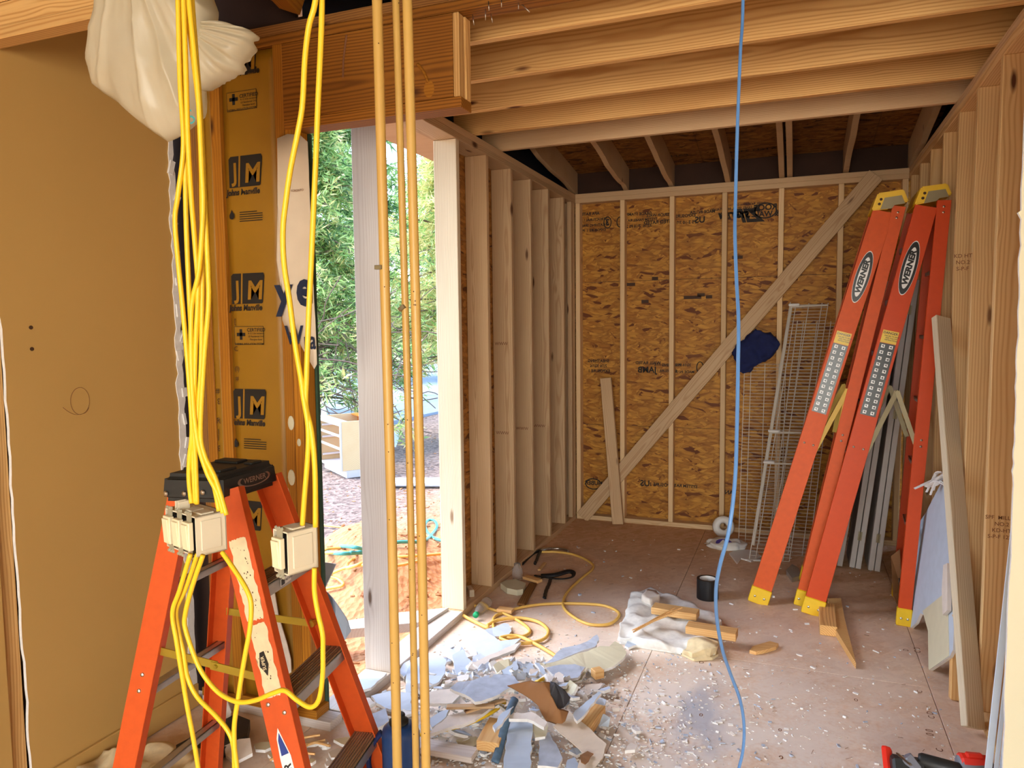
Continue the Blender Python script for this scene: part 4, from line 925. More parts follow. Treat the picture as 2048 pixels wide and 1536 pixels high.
for lst, y_, w_ in (([(631, 0), (618, 52), (610, 117), (605, 208), (596, 263), (581, 338), (572, 400), (566, 458), (568, 526), (579, 601), (589, 680), (602, 758), (607, 795), (616, 851), (616, 906), (609, 994), (605, 1050)], 1.27, 'bowing far to the left'),
                    ([(644, 0), (642, 78), (636, 208), (632, 312), (628, 400), (622, 536), (617, 640), (613, 758), (612, 812), (623, 864), (630, 942), (631, 1054)], 1.285, 'hanging nearly straight')):
    cable('yellow_cable', cpx(lst, y_, 1.29), .0058, 'yellow_cable', 'yellow cable running down to the single switch box, '+w_, group='yellow cables above the single switch box')
bc = [(1486, 0, 2.0), (1481, 100, 1.95), (1475, 250, 1.9), (1471, 400, 1.85), (1470, 470, 1.8), (1473, 560, 1.75), (1477, 640, 1.7), (1476, 740, 1.65), (1474, 850, 1.6), (1470, 960, 1.55), (1458, 1060, 1.52), (1440, 1130, 1.55), (1432, 1180, 1.6), (1434, 1240, 1.68), (1445, 1300, 1.76), (1460, 1345, 1.85), (1480, 1400, 1.92), (1488, 1450, 1.96), (1486, 1500, 1.98), (1476, 1545, 1.98), (1466, 1600, 1.98)]
P = [at(u, v, y=y) for u, v, y in bc]; P.insert(0, P[0]+V((0, .01, .5))); P += [V((P[-1].x-.05, 2.0, .25)), V((P[-1].x-.1, 2.0, .006))]
cable('blue_cable', P, .0042, 'blue_cable', 'long blue cable hanging from the ceiling in front of the back wall')
# yellow extension cord on the floor
def floorcord(px, r, label, z0=.0):
    P = catmull([at(u, v, z=r+.002+z0) for u, v in px], 8); bm = bmesh.new(); tube(bm, P, r, 8)
    return prop(obj('extension_cord', bm, M['yellow_cord'], smooth=True, base=tuple(P[len(P)//2])), label, 'cord')
floorcord([(899, 1212), (945, 1211), (992, 1221), (1031, 1238), (1058, 1258), (1053, 1270), (1019, 1276), (992, 1263), (986, 1248), (989, 1234), (1004, 1226), (1046, 1214), (1092, 1208), (1153, 1207), (1207, 1211), (1236, 1224), (1234, 1238), (1214, 1249), (1177, 1248), (1146, 1233), (1127, 1214), (1129, 1194), (1141, 1177), (1165, 1155), (1185, 1138), (1182, 1126), (1153, 1111), (1116, 1104), (1080, 1104)], .0085, 'thin yellow extension cord looping across the floor towards the black strap')
floorcord([(893, 1211), (921, 1228), (955, 1246), (975, 1255), (976, 1250), (997, 1240), (1036, 1236), (1075, 1243), (1096, 1260), (1089, 1277), (1060, 1286), (1026, 1285), (1003, 1278), (1006, 1274), (1036, 1272), (1075, 1290), (1107, 1309), (1130, 1325)], .0095, 'thicker yellow cord coiled beside the rubble heap', .004)
# ---- ladders
def rail(t, pb, pt, wid, n, mat, foot=None, fl=.03, th=.0035, rivets=()):
    """C channel from pb to pt, web facing n. Returns its frame (X up the rail, Z out of the web)"""
    pb, pt = V(pb), V(pt); L = (pt-pb).length; f = frame(pt-pb, n); f.translation = pb
    bm = bmesh.new()
    bbox(bm, (0, -wid/2, -th), (L, wid/2, 0), .001)
    bbox(bm, (0, -wid/2, -fl), (L, -wid/2+th, -th)); bbox(bm, (0, wid/2-th, -fl), (L, wid/2, -th))
    r = obj('rail', bm, mat, t, f)
    if foot:
        bm = bmesh.new(); bbox(bm, (-.012, -wid/2-.004, -fl-.003), (.085, wid/2+.004, .005), .004); ft = obj('foot', bm, M[foot], r, f)
        bm = bmesh.new()
        for yy in (-wid*.25, wid*.25): lathe(bm, [(.0075, 0), (.006, .003), (.001, .0045)], 8, f @ Matrix.Translation((.03, yy, .005)))
        obj('rivet', bm, M['steel'], r)
    for (s_, yy) in rivets:
        bm = bmesh.new(); lathe(bm, [(.007, 0), (.0055, .003), (.001, .0045)], 8, f @ Matrix.Translation((s_*L, yy, 0))); obj('rivet', bm, M['steel'], r)
    return r, f, L
def rung(t, name, a, b_, dep, dirv, hgt, mats):
    a, b_ = V(a), V(b_); L = (b_-a).length; x = (b_-a).normalized(); z = V((0, 0, 1)); y = z.cross(x)
    if y.dot(V(dirv)) < 0: y = -y
    f = Matrix((x, y, x.cross(y))).transposed().to_4x4(); f.translation = a
    sgn = 1 if x.cross(y).z > 0 else -1
    bm = bmesh.new(); bbox(bm, (0, -dep/2, min(0, -.004*sgn)), (L, dep/2, max(0, -.004*sgn)))
    for yy in (-dep/2, dep/2-.004): bbox(bm, (0, yy, min(0, -hgt*sgn)), (L, yy+.004, max(0, -hgt*sgn)))
    o = obj(name, bm, mats[0], t, f)
    bm = bmesh.new()
    for k in range(9): bbox(bm, (.002, -dep/2+dep*(k+.15)/9, min(0, .003*sgn)), (L-.002, -dep/2+dep*(k+.7)/9, max(0, .003*sgn)))
    if len(mats) > 1: obj('tread_ribs', bm, mats[1], o, f)
    else: bm.free()
    return o
def werner_tag(par, f, s_, ln, wd, up=1):
    for (k, mt, z) in ((1.0, 'label_white', .0006), (.965, 'label_black', .0010), (.76, 'label_white', .0014)):
        bm = bmesh.new(); flatpoly(bm, ell(ln/2*k, wd/2*(k if k > .9 else .62)), f, z); 
        bm.transform(Matrix.Translation((f.to_3x3() @ V((s_, 0, 0))))); obj('emblem', bm, M[mt], par)
    text('WERNER', wd*.52, M['label_black'], f @ Matrix.Translation((s_, 0, .0019)), par, .055, .15, sx=ln/wd*.30, name='lettering')
def tall_ladder(label, ff, fr, ft_, rt, near, far, group_mat, mats, seedx=0, spread='yellow_dusty', caps=None, door=None):
    """ff, fr: near front/rear feet; ft_, rt: near front/rear rail tops; far: offsets in Y of the far rails at foot and top"""
    t = thing('tall_stepladder', label, 'ladder', ((ff[0]+fr[0])/2, (ff[1]+fr[1])/2+.3, 0))
    ff, fr, ft_, rt = map(V, (ff, fr, ft_, rt)); n = V((0, -1, 0))
    m1, m2 = mats
    rF, fF, LF = rail(t, ff, ft_, .108, n, M[m1], 'yellow_plastic', .034, rivets=((.42, -.025), (.42, .025)))
    rR, fR, LR = rail(t, fr, rt, .066, n, M[m2], 'yellow_plastic', .03, rivets=((.44, 0), (.425, 0), (.985, 0), (.972, 0)))
    dF, dT = V((0, far[0], 0)), V((0, far[1], 0))
    rail(t, ff+dF+V((.03, 0, 0)), ft_+dT, .108, -n, M[m1], 'yellow_plastic', .034)
    rail(t, fr+dF*.82+V((.03, 0, 0)), rt+dT, .066, -n, M[m2], 'yellow_plastic', .03)
    for k in range(7):
        s_ = (.305*(k+1))/LF
        a = ff.lerp(ft_, s_); b_ = (ff+dF+V((.03, 0, 0))).lerp(ft_+dT, s_)
        rung(t, 'step', a+V((0, .004, 0)), b_-V((0, .004, 0)), .085, (1, 0, 0), .03, (M['alu'],))
    for k in range(6):
        s_ = (.14+.36*k)/LR
        a = fr.lerp(rt, s_); b_ = (fr+dF*.82+V((.03, 0, 0))).lerp(rt+dT, s_)
        rung(t, 'rear_brace', a+V((0, .004, 0)), b_-V((0, .004, 0)), .03, (1, 0, 0), .02, (M['alu'],))
    # spreaders with their hinge, one pair at each side
    for yy in (.03, far[0]*.62):
        a = ff.lerp(ft_, .40)+V((.045, yy, 0)); c = ff.lerp(ft_, .56)+V((.115, yy+.004, 0)); b_ = fr.lerp(rt, .425)+V((-.02, yy, 0))
        if yy > .1: a.y += .0
        board('spreader', a, c, .026, .004, (0, -1, 0), M[spread], t, .0005); board('spreader', c-V((0, .005, 0)), b_-V((0, .005, 0)), .024, .004, (0, -1, 0), M[spread], t, .0005)
        bm = bmesh.new(); cyl(bm, a-V((0, .008, 0)), a+V((0, .006, 0)), .014, 10); cyl(bm, c-V((0, .012, 0)), c+V((0, .006, 0)), .006, 8); obj('pivot', bm, M[spread], t)
    # cap
    prof = [V(p) for p in caps]; bm = bmesh.new(); back = far[1]+.03
    prism(bm, prof, (0, back, 0)); bmesh.ops.bevel(bm, geom=bm.edges[:], offset=.006, segments=2, affect='EDGES')
    cap = obj('cap', bm, M['yellow_plastic'], t)
    c = sum(prof, V())/len(prof)
    pl_ = [c.lerp(p, .66)+V((.012, -.0025, -.012)) for p in prof]; bm = bmesh.new(); prism(bm, pl_, (0, .002, 0)); obj('cap_plate', bm, M['grey_metal'], cap)
    for (a_, b2) in ((.10, .35), (.16, .62)):
        pp = prof[0].lerp(prof[1], b2)+V((.028, -.001, 0)); bm = bmesh.new(); lathe(bm, [(.008, 0), (.006, .002)], 8, Matrix.Translation(pp) @ Matrix.Rotation(math.pi/2, 4, 'X')); obj('screw', bm, M['ink_brown'], cap)
    # emblem, warning and pictogram stickers
    werner_tag(rF, fF, LF*(.84 if seedx == 0 else .855), .30, .075)
    s0 = LF*(.50 if seedx == 0 else .50); rows = 12; hh = .034
    bm = bmesh.new(); flatpoly(bm, rect2(s0, -.040, s0+rows*hh, .040), fF, .0008); st = obj('sticker', bm, M['label_black'], rF)
    bm = bmesh.new()
    for r_ in range(rows):
        for cc in (-1, 1):
            x0 = s0+r_*hh+.006; y0 = cc*.020
            flatpoly(bm, rect2(x0+.002, y0-.009, x0+.020, y0+.009), fF, .0013)
    prop(obj('pictogram_tiles', bm, M['label_white'], rF), kind='stuff')
    bm = bmesh.new(); R_ = random.Random(3)
    for r_ in range(rows):
        for cc in (-1, 1):
            x0 = s0+r_*hh+.008; y0 = cc*.020; flatpoly(bm, [(x0+.002, y0-.006), (x0+.016, y0-R_.uniform(0, .006)), (x0+R_.uniform(.006, .014), y0+.007)], fF, .0017)
    prop(obj('pictogram_marks', bm, M['label_black'], rF), kind='stuff')
    bm = bmesh.new(); flatpoly(bm, rect2(s0+rows*hh+.002, -.040, s0+rows*hh+.072, .040), fF, .0008); obj('sticker', bm, M['label_yellow'], rF)
    text('DANGER', .018, M['label_black'], fF @ Matrix.Translation((s0+rows*hh+.058, 0, .0014)) @ Matrix.Rotation(-math.pi/2, 4, 'Z'), rF, .02)
    for q, s_ in enumerate(('FAILURE TO READ', 'AND FOLLOW', 'INSTRUCTIONS')): text(s_, .009, M['label_black'], fF @ Matrix.Translation((s0+rows*hh+.042-q*.011, -.010, .0014)) @ Matrix.Rotation(-math.pi/2, 4, 'Z'), rF, .02)
    return t
yR, yL = 4.54, 4.62
tall_ladder('tall orange stepladder with yellow cap, right of the pair, nearest the right wall', (.110, 4.407, .012), (.575, 4.41, .012), (at(1853, 412, y=yR)), (at(1889, 400, y=yR)), 0, (.61, .33), None, ('red_orange', 'red_orange'), 1, 'grey_metal',
            [at(u, v, y=yR-.01) for u, v in ((1829, 410), (1843, 373), (1895, 366), (1905, 389), (1876, 394), (1868, 402))])
tall_ladder('tall orange stepladder with yellow cap, left of the pair, beside the wire shelves', (-.186, 4.484, .012), (.050, 4.53, .012), (at(1767, 422, y=yL)), (at(1799, 412, y=yL)), 0, (.60, .28), None, ('orange', 'orange'), 0, 'yellow_dusty',
            [at(u, v, y=yL-.01) for u, v in ((1743, 421), (1756, 386), (1808, 378), (1818, 403), (1786, 408), (1778, 418))])
# ---- short ladder in the foreground
t = thing('short_stepladder', 'short worn orange stepladder with black cap and peeling labels in the left foreground', 'ladder', (-1.5, 1.75, 0))
d2 = V((.996, .087, 0)); d1 = V((-.087, .996, 0))
Bb, Bt = V((-1.128, 1.53, .012)), V((-1.527, 1.640, 1.195))
Db, Dt = V((-1.232, 2.06, .012)), V((-1.550, 1.862, 1.195))
Ab, At = V((-1.875, 1.44, .012)), V((-1.665, 1.610, 1.195))
Cb, Ct = V((-1.93, 1.95, .012)), V((-1.690, 1.850, 1.195))
out_B = ((Bt-Bb).cross(Db-Bb)).cross(Bt-Bb)
nB = (Bb-Db).normalized()
rB, fB, LB = rail(t, Bb, Bt, .085, nB+V((.05, 0, 0)), M['orange'], None, .034, rivets=((.49, -.022), (.515, .02)))
rD, fD, LD = rail(t, Db, Dt, .085, -nB, M['orange'], None, .034)
rA, fA, LA = rail(t, Ab, At, .070, nB, M['orange'], None, .032, rivets=((.545, 0), (.505, 0)))
rC, fC, LC = rail(t, Cb, Ct, .070, -nB, M['orange'], None, .032)
for k in range(3):
    z = .305*(k+1)+.01; s_ = (z-.012)/(Bt.z-.012)
    o = rung(t, 'step', Bb.lerp(Bt, s_)-nB*.004, Db.lerp(Dt, s_)+nB*.004, .082, (1, 0, 0), .036, (M['alu'], M['tread']))
    if k == 2:
        f = frame(Db-Bb, (1, -.1, 0)); f = Matrix((-nB, V((0, 0, 1)), (-nB).cross(V((0, 0, 1))))).transposed().to_4x4()
        c = Bb.lerp(Bt, s_).lerp(Db.lerp(Dt, s_), .45)+V((.0425, 0, -.016)); f.translation = c
        bm = bmesh.new(); flatpoly(bm, rect2(-.03, -.011, .05, .011), f, .0008); obj('sticker', bm, M['label_white'], o)
        bm = bmesh.new(); flatpoly(bm, rect2(-.026, -.009, -.004, .009), f, .0014); obj('sticker', bm, M['label_black'], o); text('NO SUBA', .010, M['label_black'], f @ Matrix.Translation((.022, 0, .0014)), o, .02)
    za = z-.02; sa = (za-.012)/(At.z-.012)
    rung(t, 'rear_brace', Ab.lerp(At, sa)-nB*.004, Cb.lerp(Ct, sa)+nB*.004, .03, (1, 0, 0), .022, (M['alu'],))
# spreaders
for (a, b_, yo) in ((Ab.lerp(At, .60), Bb.lerp(Bt, .56), .02), (Cb.lerp(Ct, .60), Db.lerp(Dt, .585), -.02)):
    a = a+V((.03, yo, 0)); b_ = b_+V((-.03, yo, 0)); m_ = a.lerp(b_, .55)
    board('spreader', a, m_, .024, .004, (0, -1, 0), M['brass'], t, .0005); board('spreader', m_-V((.02, .006, 0)), b_-V((0, .006, 0)), .024, .004, (0, -1, 0), M['brass'], t, .0005)
    bm = bmesh.new(); cyl(bm, m_-V((0, .012, 0)), m_+V((0, .006, 0)), .006, 8); cyl(bm, b_-V((0, .014, 0)), b_+V((0, .006, 0)), .011, 8); obj('pivot', bm, M['brass'], t)
# black cap
cA, cB = V((-1.700, 1.565, 0)), V((-1.508, 1.600, 0)); cD, cC = V((-1.520, 1.872, 0)), V((-1.728, 1.868, 0))
z0, z1 = 1.165, 1.245
bm = bmesh.new(); lo_ = [p+V((0, 0, z0)) for p in (cA, cB, cD, cC)]; cc = sum((cA, cB, cD, cC), V())/4
hi_ = [cc+(p-cc)*.95+V((0, 0, z1)) for p in (cA, cB, cD, cC)]
vl = [bm.verts.new(p) for p in lo_]; vh = [bm.verts.new(p) for p in hi_]
for k in range(4): bm.faces.new((vl[k], vl[(k+1) % 4], vh[(k+1) % 4], vh[k]))
bm.faces.new(vh); bm.faces.new(vl[::-1]); bmesh.ops.recalc_face_normals(bm, faces=bm.faces)
bmesh.ops.bevel(bm, geom=bm.edges[:], offset=.016, segments=3, affect='EDGES')
cap = obj('cap', bm, M['black_plastic'], t)
f = Matrix.Translation(cc+V((0, 0, z1)))
for (px_, py_, sx_, sy_) in ((-.045, -.06, .05, .05), (.045, -.05, .05, .07), (-.03, .07, .09, .05), (.055, .07, .03, .05)):
    bm = bmesh.new(); bbox(bm, (px_-sx_/2, py_-sy_/2, -.002), (px_+sx_/2, py_+sy_/2, .007), .003, mx=f); obj('tray_rib', bm, M['black_plastic'], cap)
nF = (cD-cB).cross(V((0, 0, 1))).normalized()
if nF.x < 0: nF = -nF
nF = (nF+V((0, 0, .11))).normalized()
f = frame((cD-cB), nF); f.translation = cB.lerp(cD, .56)+V((-.003, 0, 1.208))+nF*.0008
for k, mt, z in ((1, 'steel', .0), (.86, 'black_plastic', .0008)):
    bm = bmesh.new(); flatpoly(bm, ell(.075*k, .020*k*(1 if k == 1 else .98)), f, z); obj('emblem', bm, M[mt], cap)
text('WERNER', .022, M['steel'], f @ Matrix.Translation((0, 0, .0014)), cap, .02, .1, sx=1.15)
for s_, z in ((.12, 1.19), (.42, 1.192), (.72, 1.197)):
    p = cA.lerp(cB, s_)+V((0, 0, z)); bm = bmesh.new(); lathe(bm, [(.008, 0), (.006, .003), (.001, .0045)], 10, Matrix.Translation(p+V((0, -.0, 0))) @ Matrix.Rotation(math.pi/2, 4, 'X')); obj('rivet', bm, M['steel'], cap)
# peeling label on the near front rail
def ragpoly(x0, y0, x1, y1, amp, seed, n=16):
    R = random.Random(seed); out = []
    for (a, b_) in (((x0, y0), (x1, y0)), ((x1, y0), (x1, y1)), ((x1, y1), (x0, y1)), ((x0, y1), (x0, y0))):
        for k in range(n): s_ = k/n; out.append((a[0]+(b_[0]-a[0])*s_+R.uniform(-amp, amp), a[1]+(b_[1]-a[1])*s_+R.uniform(-amp, amp)))
    return out
for (x0, x1, y0, y1, sd) in ((LB*.70, LB*.885, -.028, .024, 1), (LB*.53, LB*.69, -.028, .022, 2)):
    bm = bmesh.new(); f_ = flatpoly(bm, ragpoly(x0, y0, x1, y1, .0028, sd), fB, .0008); bmesh.ops.triangulate(bm, faces=[f_]); obj('peeling_label', bm, M['label_worn'], rB)
bm = bmesh.new(); flatpoly(bm, [(LB*.575, -.0), (LB*.60, .018), (LB*.628, .010), (LB*.63, -.004), (LB*.60, -.010)], fB, .0013); obj('sticker', bm, M['label_black'], rB)
text('SUPER', .014, M['label_worn'], fB @ Matrix.Translation((LB*.604, .004, .0018)), rB, .01)
bm = bmesh.new(); R_ = random.Random(9)
for k in range(46):
    x = LB*R_.uniform(.54, .87); y = R_.uniform(-.018, .017); s_ = R_.uniform(.0006, .0022); flatpoly(bm, ell(s_*1.5, s_, 6), fB, .0012)
    bm.verts.ensure_lookup_table()
    for v in bm.verts[-6:]: v.co += fB.to_3x3() @ V((x, y, 0))
obj('label_specks', bm, M['ink_brown'], rB)
for k, mt, z in ((1, 'label_white', .0008),):
    bm = bmesh.new(); flatpoly(bm, [(LB*.27, -.016), (LB*.40, -.012), (LB*.462, .008), (LB*.44, .018), (LB*.40, .021), (LB*.27, .019)], fB, z); obj('sticker', bm, M[mt], rB)
bm = bmesh.new(); flatpoly(bm, [(LB*.405, -.008), (LB*.452, .008), (LB*.435, .015), (LB*.402, .015)], fB, .0013); obj('sticker', bm, M['label_blue'], rB)
text('WERNER', .030, M['label_black'], fB @ Matrix.Translation((LB*.335, .003, .0013)), rB, .03, .1)
# ---- switch boxes hung on the cables
def rocker_box(name, label, org, gangs):
    a = V((.95, -.312, 0)); b_ = V((.312, .95, 0)); f = Matrix((a, b_, V((0, 0, 1)))).transposed().to_4x4(); f.translation = org
    t = thing(name, label, 'switch box', tuple(org)); Wd = .046*gangs+.008; H_ = .094; Dp = .075; tk = .003
    bm = bmesh.new()
    bbox(bm, (0, 0, 0), (tk, Dp, H_)); bbox(bm, (Wd-tk, 0, 0), (Wd, Dp, H_)); bbox(bm, (0, 0, H_-tk), (Wd, Dp, H_)); bbox(bm, (0, 0, 0), (Wd, Dp, tk)); bbox(bm, (0, Dp-tk, 0), (Wd, Dp, H_))
    bx_ = obj('box_shell', bm, M['box_plastic'], t, f)
    bm = bmesh.new()
    for k in range(gangs): bbox(bm, (.008+.046*k, .018, H_-.001), (.046*(k+1), .05, H_+.0035), .001)
    obj('cable_clamp', bm, M['box_plastic'], bx_, f)
    bm = bmesh.new(); bbox(bm, (Wd-.001, .012, .012), (Wd+.002, Dp-.014, H_-.012), .001); obj('side_rib', bm, M['box_plastic'], bx_, f)
    if gangs > 1:
        bm = bmesh.new(); bbox(bm, (.040, .005, H_), (.043, .030, H_+.022)); bbox(bm, (.058, .005, H_), (.061, .030, H_+.022)); bbox(bm, (.040, .028, H_), (.061, .031, H_+.022)); bbox(bm, (.043, .02, H_+.014), (.058, .03, H_+.017)); obj('nail_bracket', bm, M['box_plastic'], bx_, f)
    for k in range(gangs):
        x = .004+.046*(k+.5)
        sw = bmesh.new(); bbox(sw, (x-.0165, -.012, H_/2-.033), (x+.0165, -.0005, H_/2+.033), .0012); d_ = obj('switch', sw, M['switch'], t, f)
        sw = bmesh.new(); mx_ = Matrix.Translation((x, -.0125, H_/2)) @ Matrix.Rotation(math.radians(3.5), 4, 'X'); bbox(sw, (-.0125, -.003, -.028), (.0125, .002, .028), .001, mx=mx_); obj('paddle', sw, M['switch'], d_, f)
        sw = bmesh.new(); bbox(sw, (x-.011, -.002, H_/2-.052), (x+.011, -.0006, H_/2+.052))
        for zz in (-.053, .053):
            for dx in (-.011, .0, .011): lathe(sw, [(.0045, 0), (.003, .003)], 8, Matrix.Translation((x+dx, -.002, H_/2+zz)) @ Matrix.Rotation(math.pi/2, 4, 'X'))
        obj('strap', sw, M['zinc'], d_, f)
        sw = bmesh.new(); bbox(sw, (x-.019, .003, H_/2-.035), (x+.019, .04, H_/2+.035)); obj('switch_body', sw, M['black'], d_, f)
    return t
rocker_box('triple_switch_box', 'ivory plastic box with three rocker switches hanging in front of the short ladder', at(334, 1092, y=1.325), 3)
rocker_box('single_switch_box', 'ivory plastic box with one rocker switch hanging right of the ladder cap', at(549, 1142, y=1.265), 1)
# ---- plastic bag
t = thing('plastic_bag', 'translucent white plastic bag hanging from above behind the yellow cables', 'bag', tuple(at(330, 150, y=1.52)))
def pouch(outline, top_c, y, dep, seed, nr=30, pleat=.012):
    """closed crumpled pouch: rings shrink from the outline to its middle, front and back"""
    Q = []; n = len(outline)
    for i in range(n):
        a, b_ = outline[i], outline[(i+1) % n]
        for q in range(10): Q.append((a[0]+(b_[0]-a[0])*q/10, a[1]+(b_[1]-a[1])*q/10))
    bm = bmesh.new(); c = top_c; m_ = len(Q); fr, bk = [], []
    edge = [bm.verts.new(at(u, v, y=y)) for u, v in Q]
    def side(sg):
        prev = edge
        for k in range(1, nr):
            s_ = 1-k/nr; row = []
            for (u, v) in Q:
                uu, vv = c[0]+(u-c[0])*s_, c[1]+(v-c[1])*s_; p = at(uu, vv, y=y)
                h_ = math.sqrt(max(0, 1-s_*s_)); ang = math.atan2(uu-c[0], vv-c[1])
                q1 = 1-abs(mnoise.noise(V((math.sin(ang)*6.5+seed, math.cos(ang)*6.5, s_*.5+sg))))*2.2; q2 = 1-abs(mnoise.noise(V((p.x*11+seed, p.z*9, seed+sg*3))))*2.4; q3 = 1-abs(mnoise.noise(V((p.x*30, p.z*24+seed, 7))))*2.4
                d = dep*h_+pleat*1.5*q1*s_**.5+.007*q2*h_**.5+.0016*q3*h_**.5
                row.append(bm.verts.new(p-V((0, sg*d, 0))))
            for i in range(m_): bm.faces.new((prev[i], prev[(i+1) % m_], row[(i+1) % m_], row[i]))
            prev = row
        cv = bm.verts.new(sum((v.co for v in prev), V())/m_)
        for i in range(m_): bm.faces.new((prev[i], prev[(i+1) % m_], cv))
    side(1); side(-1); bmesh.ops.recalc_face_normals(bm, faces=bm.faces); return bm
obj('bag_body', pouch([(300, -150), (240, -70), (214, 20), (203, 90), (197, 148), (207, 186), (238, 206), (282, 246), (312, 268), (337, 284), (360, 272), (388, 238), (391, 170), (420, 70), (419, 24), (380, -60), (340, -150)], (318, -120), 1.52, .09, 1), M['bag'], t, smooth=True)
obj('bag_lobe', pouch([(382, -20), (398, 10), (416, 32), (410, 50), (432, 56), (470, 52), (486, 58), (500, 60), (508, 66), (503, 92), (486, 120), (478, 142), (440, 164), (404, 182), (386, 140), (380, 60)], (396, 66), 1.55, .05, 5, 26, .010), M['bag'], t, smooth=True)
text('S', .05, M['hose_green'], Matrix.Translation(at(382, 235, y=1.425)) @ Matrix.Rotation(math.pi/2, 4, 'X') @ Matrix.Rotation(.4, 4, 'Z'), t, .0, name='print')
# ---- wire shelves
def wire_shelf(label, c00, c10, c01, nx_, pitch=.0254, rods=5, lip=True, tube_edge=False, brace=()):
    """c00 foot left, c10 foot right, c01 top left"""
    c00, c10, c01 = V(c00), V(c10), V(c01); W_ = c10-c00; U_ = c01-c00; L = U_.length; n = W_.cross(U_).normalized()
    if n.y > 0: n = -n
    t = thing('wire_shelf', label, 'shelf', tuple(c00)); bm = bmesh.new()
    for k in range(int(L/pitch)+1):
        p = c00+U_*(k*pitch/L); tube(bm, [p, p+W_], 0.0019, 4, caps=False)
        if lip: tube(bm, [p, p+n*.03], .0016, 4, caps=False)
    prop(obj('cross_wires', bm, M['white_wire'], t), kind='stuff')
    for k in range(rods):
        s_ = k/(rods-1); s_ = [0, .16, .5, .84, 1][k] if rods == 5 else s_
        bm = bmesh.new(); p = c00+W_*s_-n*.003; tube(bm, [p, p+U_], .0030, 6); obj('long_rod', bm, M['white_wire'], t)
    if lip:
        bm = bmesh.new(); tube(bm, [c00+n*.03, c01+n*.03], .0032, 6); obj('long_rod', bm, M['white_wire'], t)
    if tube_edge:
        bm = bmesh.new(); p = c00+W_*.04+n*.01; tube(bm, [p+U_*.05, p+U_*.99], .011, 8); obj('hang_rail', bm, M['white_wire'], t)
    for s_ in brace:
        bm = bmesh.new(); p = c00+U_*s_+n*.012; tube(bm, [p, p+W_+n*.02], .008, 6); obj('cross_bar', bm, M['white_wire'], t)
        bm = bmesh.new(); q = c00+U_*s_+n*.02; bbox(bm, (q.x-.01, q.y-.03, q.z), (q.x+.07, q.y, q.z+.02), .006); obj('end_clip', bm, M['white_plastic'], t)
    return t
wire_shelf('wire shelf leaning at left with a navy cloth over its top', (-.385, 5.74, .004), (-.085, 5.76, .004), (-.372, 5.985, 1.36), 50, rods=5, lip=False)
wire_shelf('tallest wire shelf with white hanging rail, leaning right of the navy cloth', (-.285, 5.35, .004), (-.02, 5.37, .004), (-.048, 5.93, 1.815), 70, tube_edge=True, brace=(.48, .36, .985))
wire_shelf('wire shelf leaning behind the tallest one, mostly hidden by the left tall ladder', (-.17, 5.52, .004), (.11, 5.54, .004), (.005, 5.97, 1.68), 60, lip=True)
# navy cloth draped over it
cl_px = [(1466, 702), (1480, 686), (1500, 668), (1512, 660), (1540, 668), (1552, 676), (1558, 688), (1551, 704), (1540, 716), (1520, 726), (1505, 736), (1498, 744), (1478, 744), (1474, 726)]
Pc = [at(u, v, y=5.93) for u, v in cl_px]; bm = bmesh.new(); prism(bm, Pc, (0, .07, 0)); bmesh.ops.triangulate(bm, faces=bm.faces[:])
for _ in range(3): bmesh.ops.subdivide_edges(bm, edges=bm.edges[:], cuts=1, use_grid_fill=True); bmesh.ops.triangulate(bm, faces=bm.faces[:]) if _ < 1 else None
for v in bm.verts:
    v.co += V((mnoise.noise(v.co*22), mnoise.noise(v.co*14+V((5, 0, 0)))*1.6, mnoise.noise(v.co*20+V((0, 9, 0)))))*.022-V((0, .03, 0))
prop(obj('navy_cloth', bm, M['navy_cloth'], smooth=True, base=tuple(Pc[0])), 'crumpled navy cloth bundled over the top of the left wire shelf', 'cloth')
# ---- grey bifold doors
for k, (x0, y0, x1, y1, lab) in enumerate(((.282, 5.36, .530, 5.30, 'leftmost of the three grey folded closet doors behind the tall ladders'), (.395, 5.34, .612, 5.26, 'middle one of the three grey folded closet doors behind the tall ladders'), (.508, 5.32, .692, 5.22, 'rightmost of the three grey folded closet doors, nearest the right wall'))):
    t = thing('folded_door', lab, 'door', (x0, y0, 0), 'grey bifold doors behind the ladders')
    for q in (0, 1):
        f = frame(V((x1-x0, 0, 1.93)), (0, -1, 0)); f.translation = V((x0, y0, .004)); L = math.hypot(x1-x0, 1.93)
        bm = bmesh.new(); w_ = .033; o_ = -.0355+q*.038
        bbox(bm, (.008, o_, -.34), (L, o_+w_, 0), .002); obj('leaf', bm, M['grey_door'], t, f)
    for s_ in (.12, .55, .9):
        bm = bmesh.new(); bbox(bm, (s_*L-.03, -.012, 0), (s_*L+.03, .012, .002)); cyl(bm, (s_*L-.03, .001, .003), (s_*L+.03, .001, .003), .004, 6); obj('hinge', bm, M['grey_metal'], t, f)
    bm = bmesh.new(); cyl(bm, (-.006, .015, -.03), (.01, .015, -.03), .005, 8); obj('pivot_pin', bm, M['steel'], t, f)
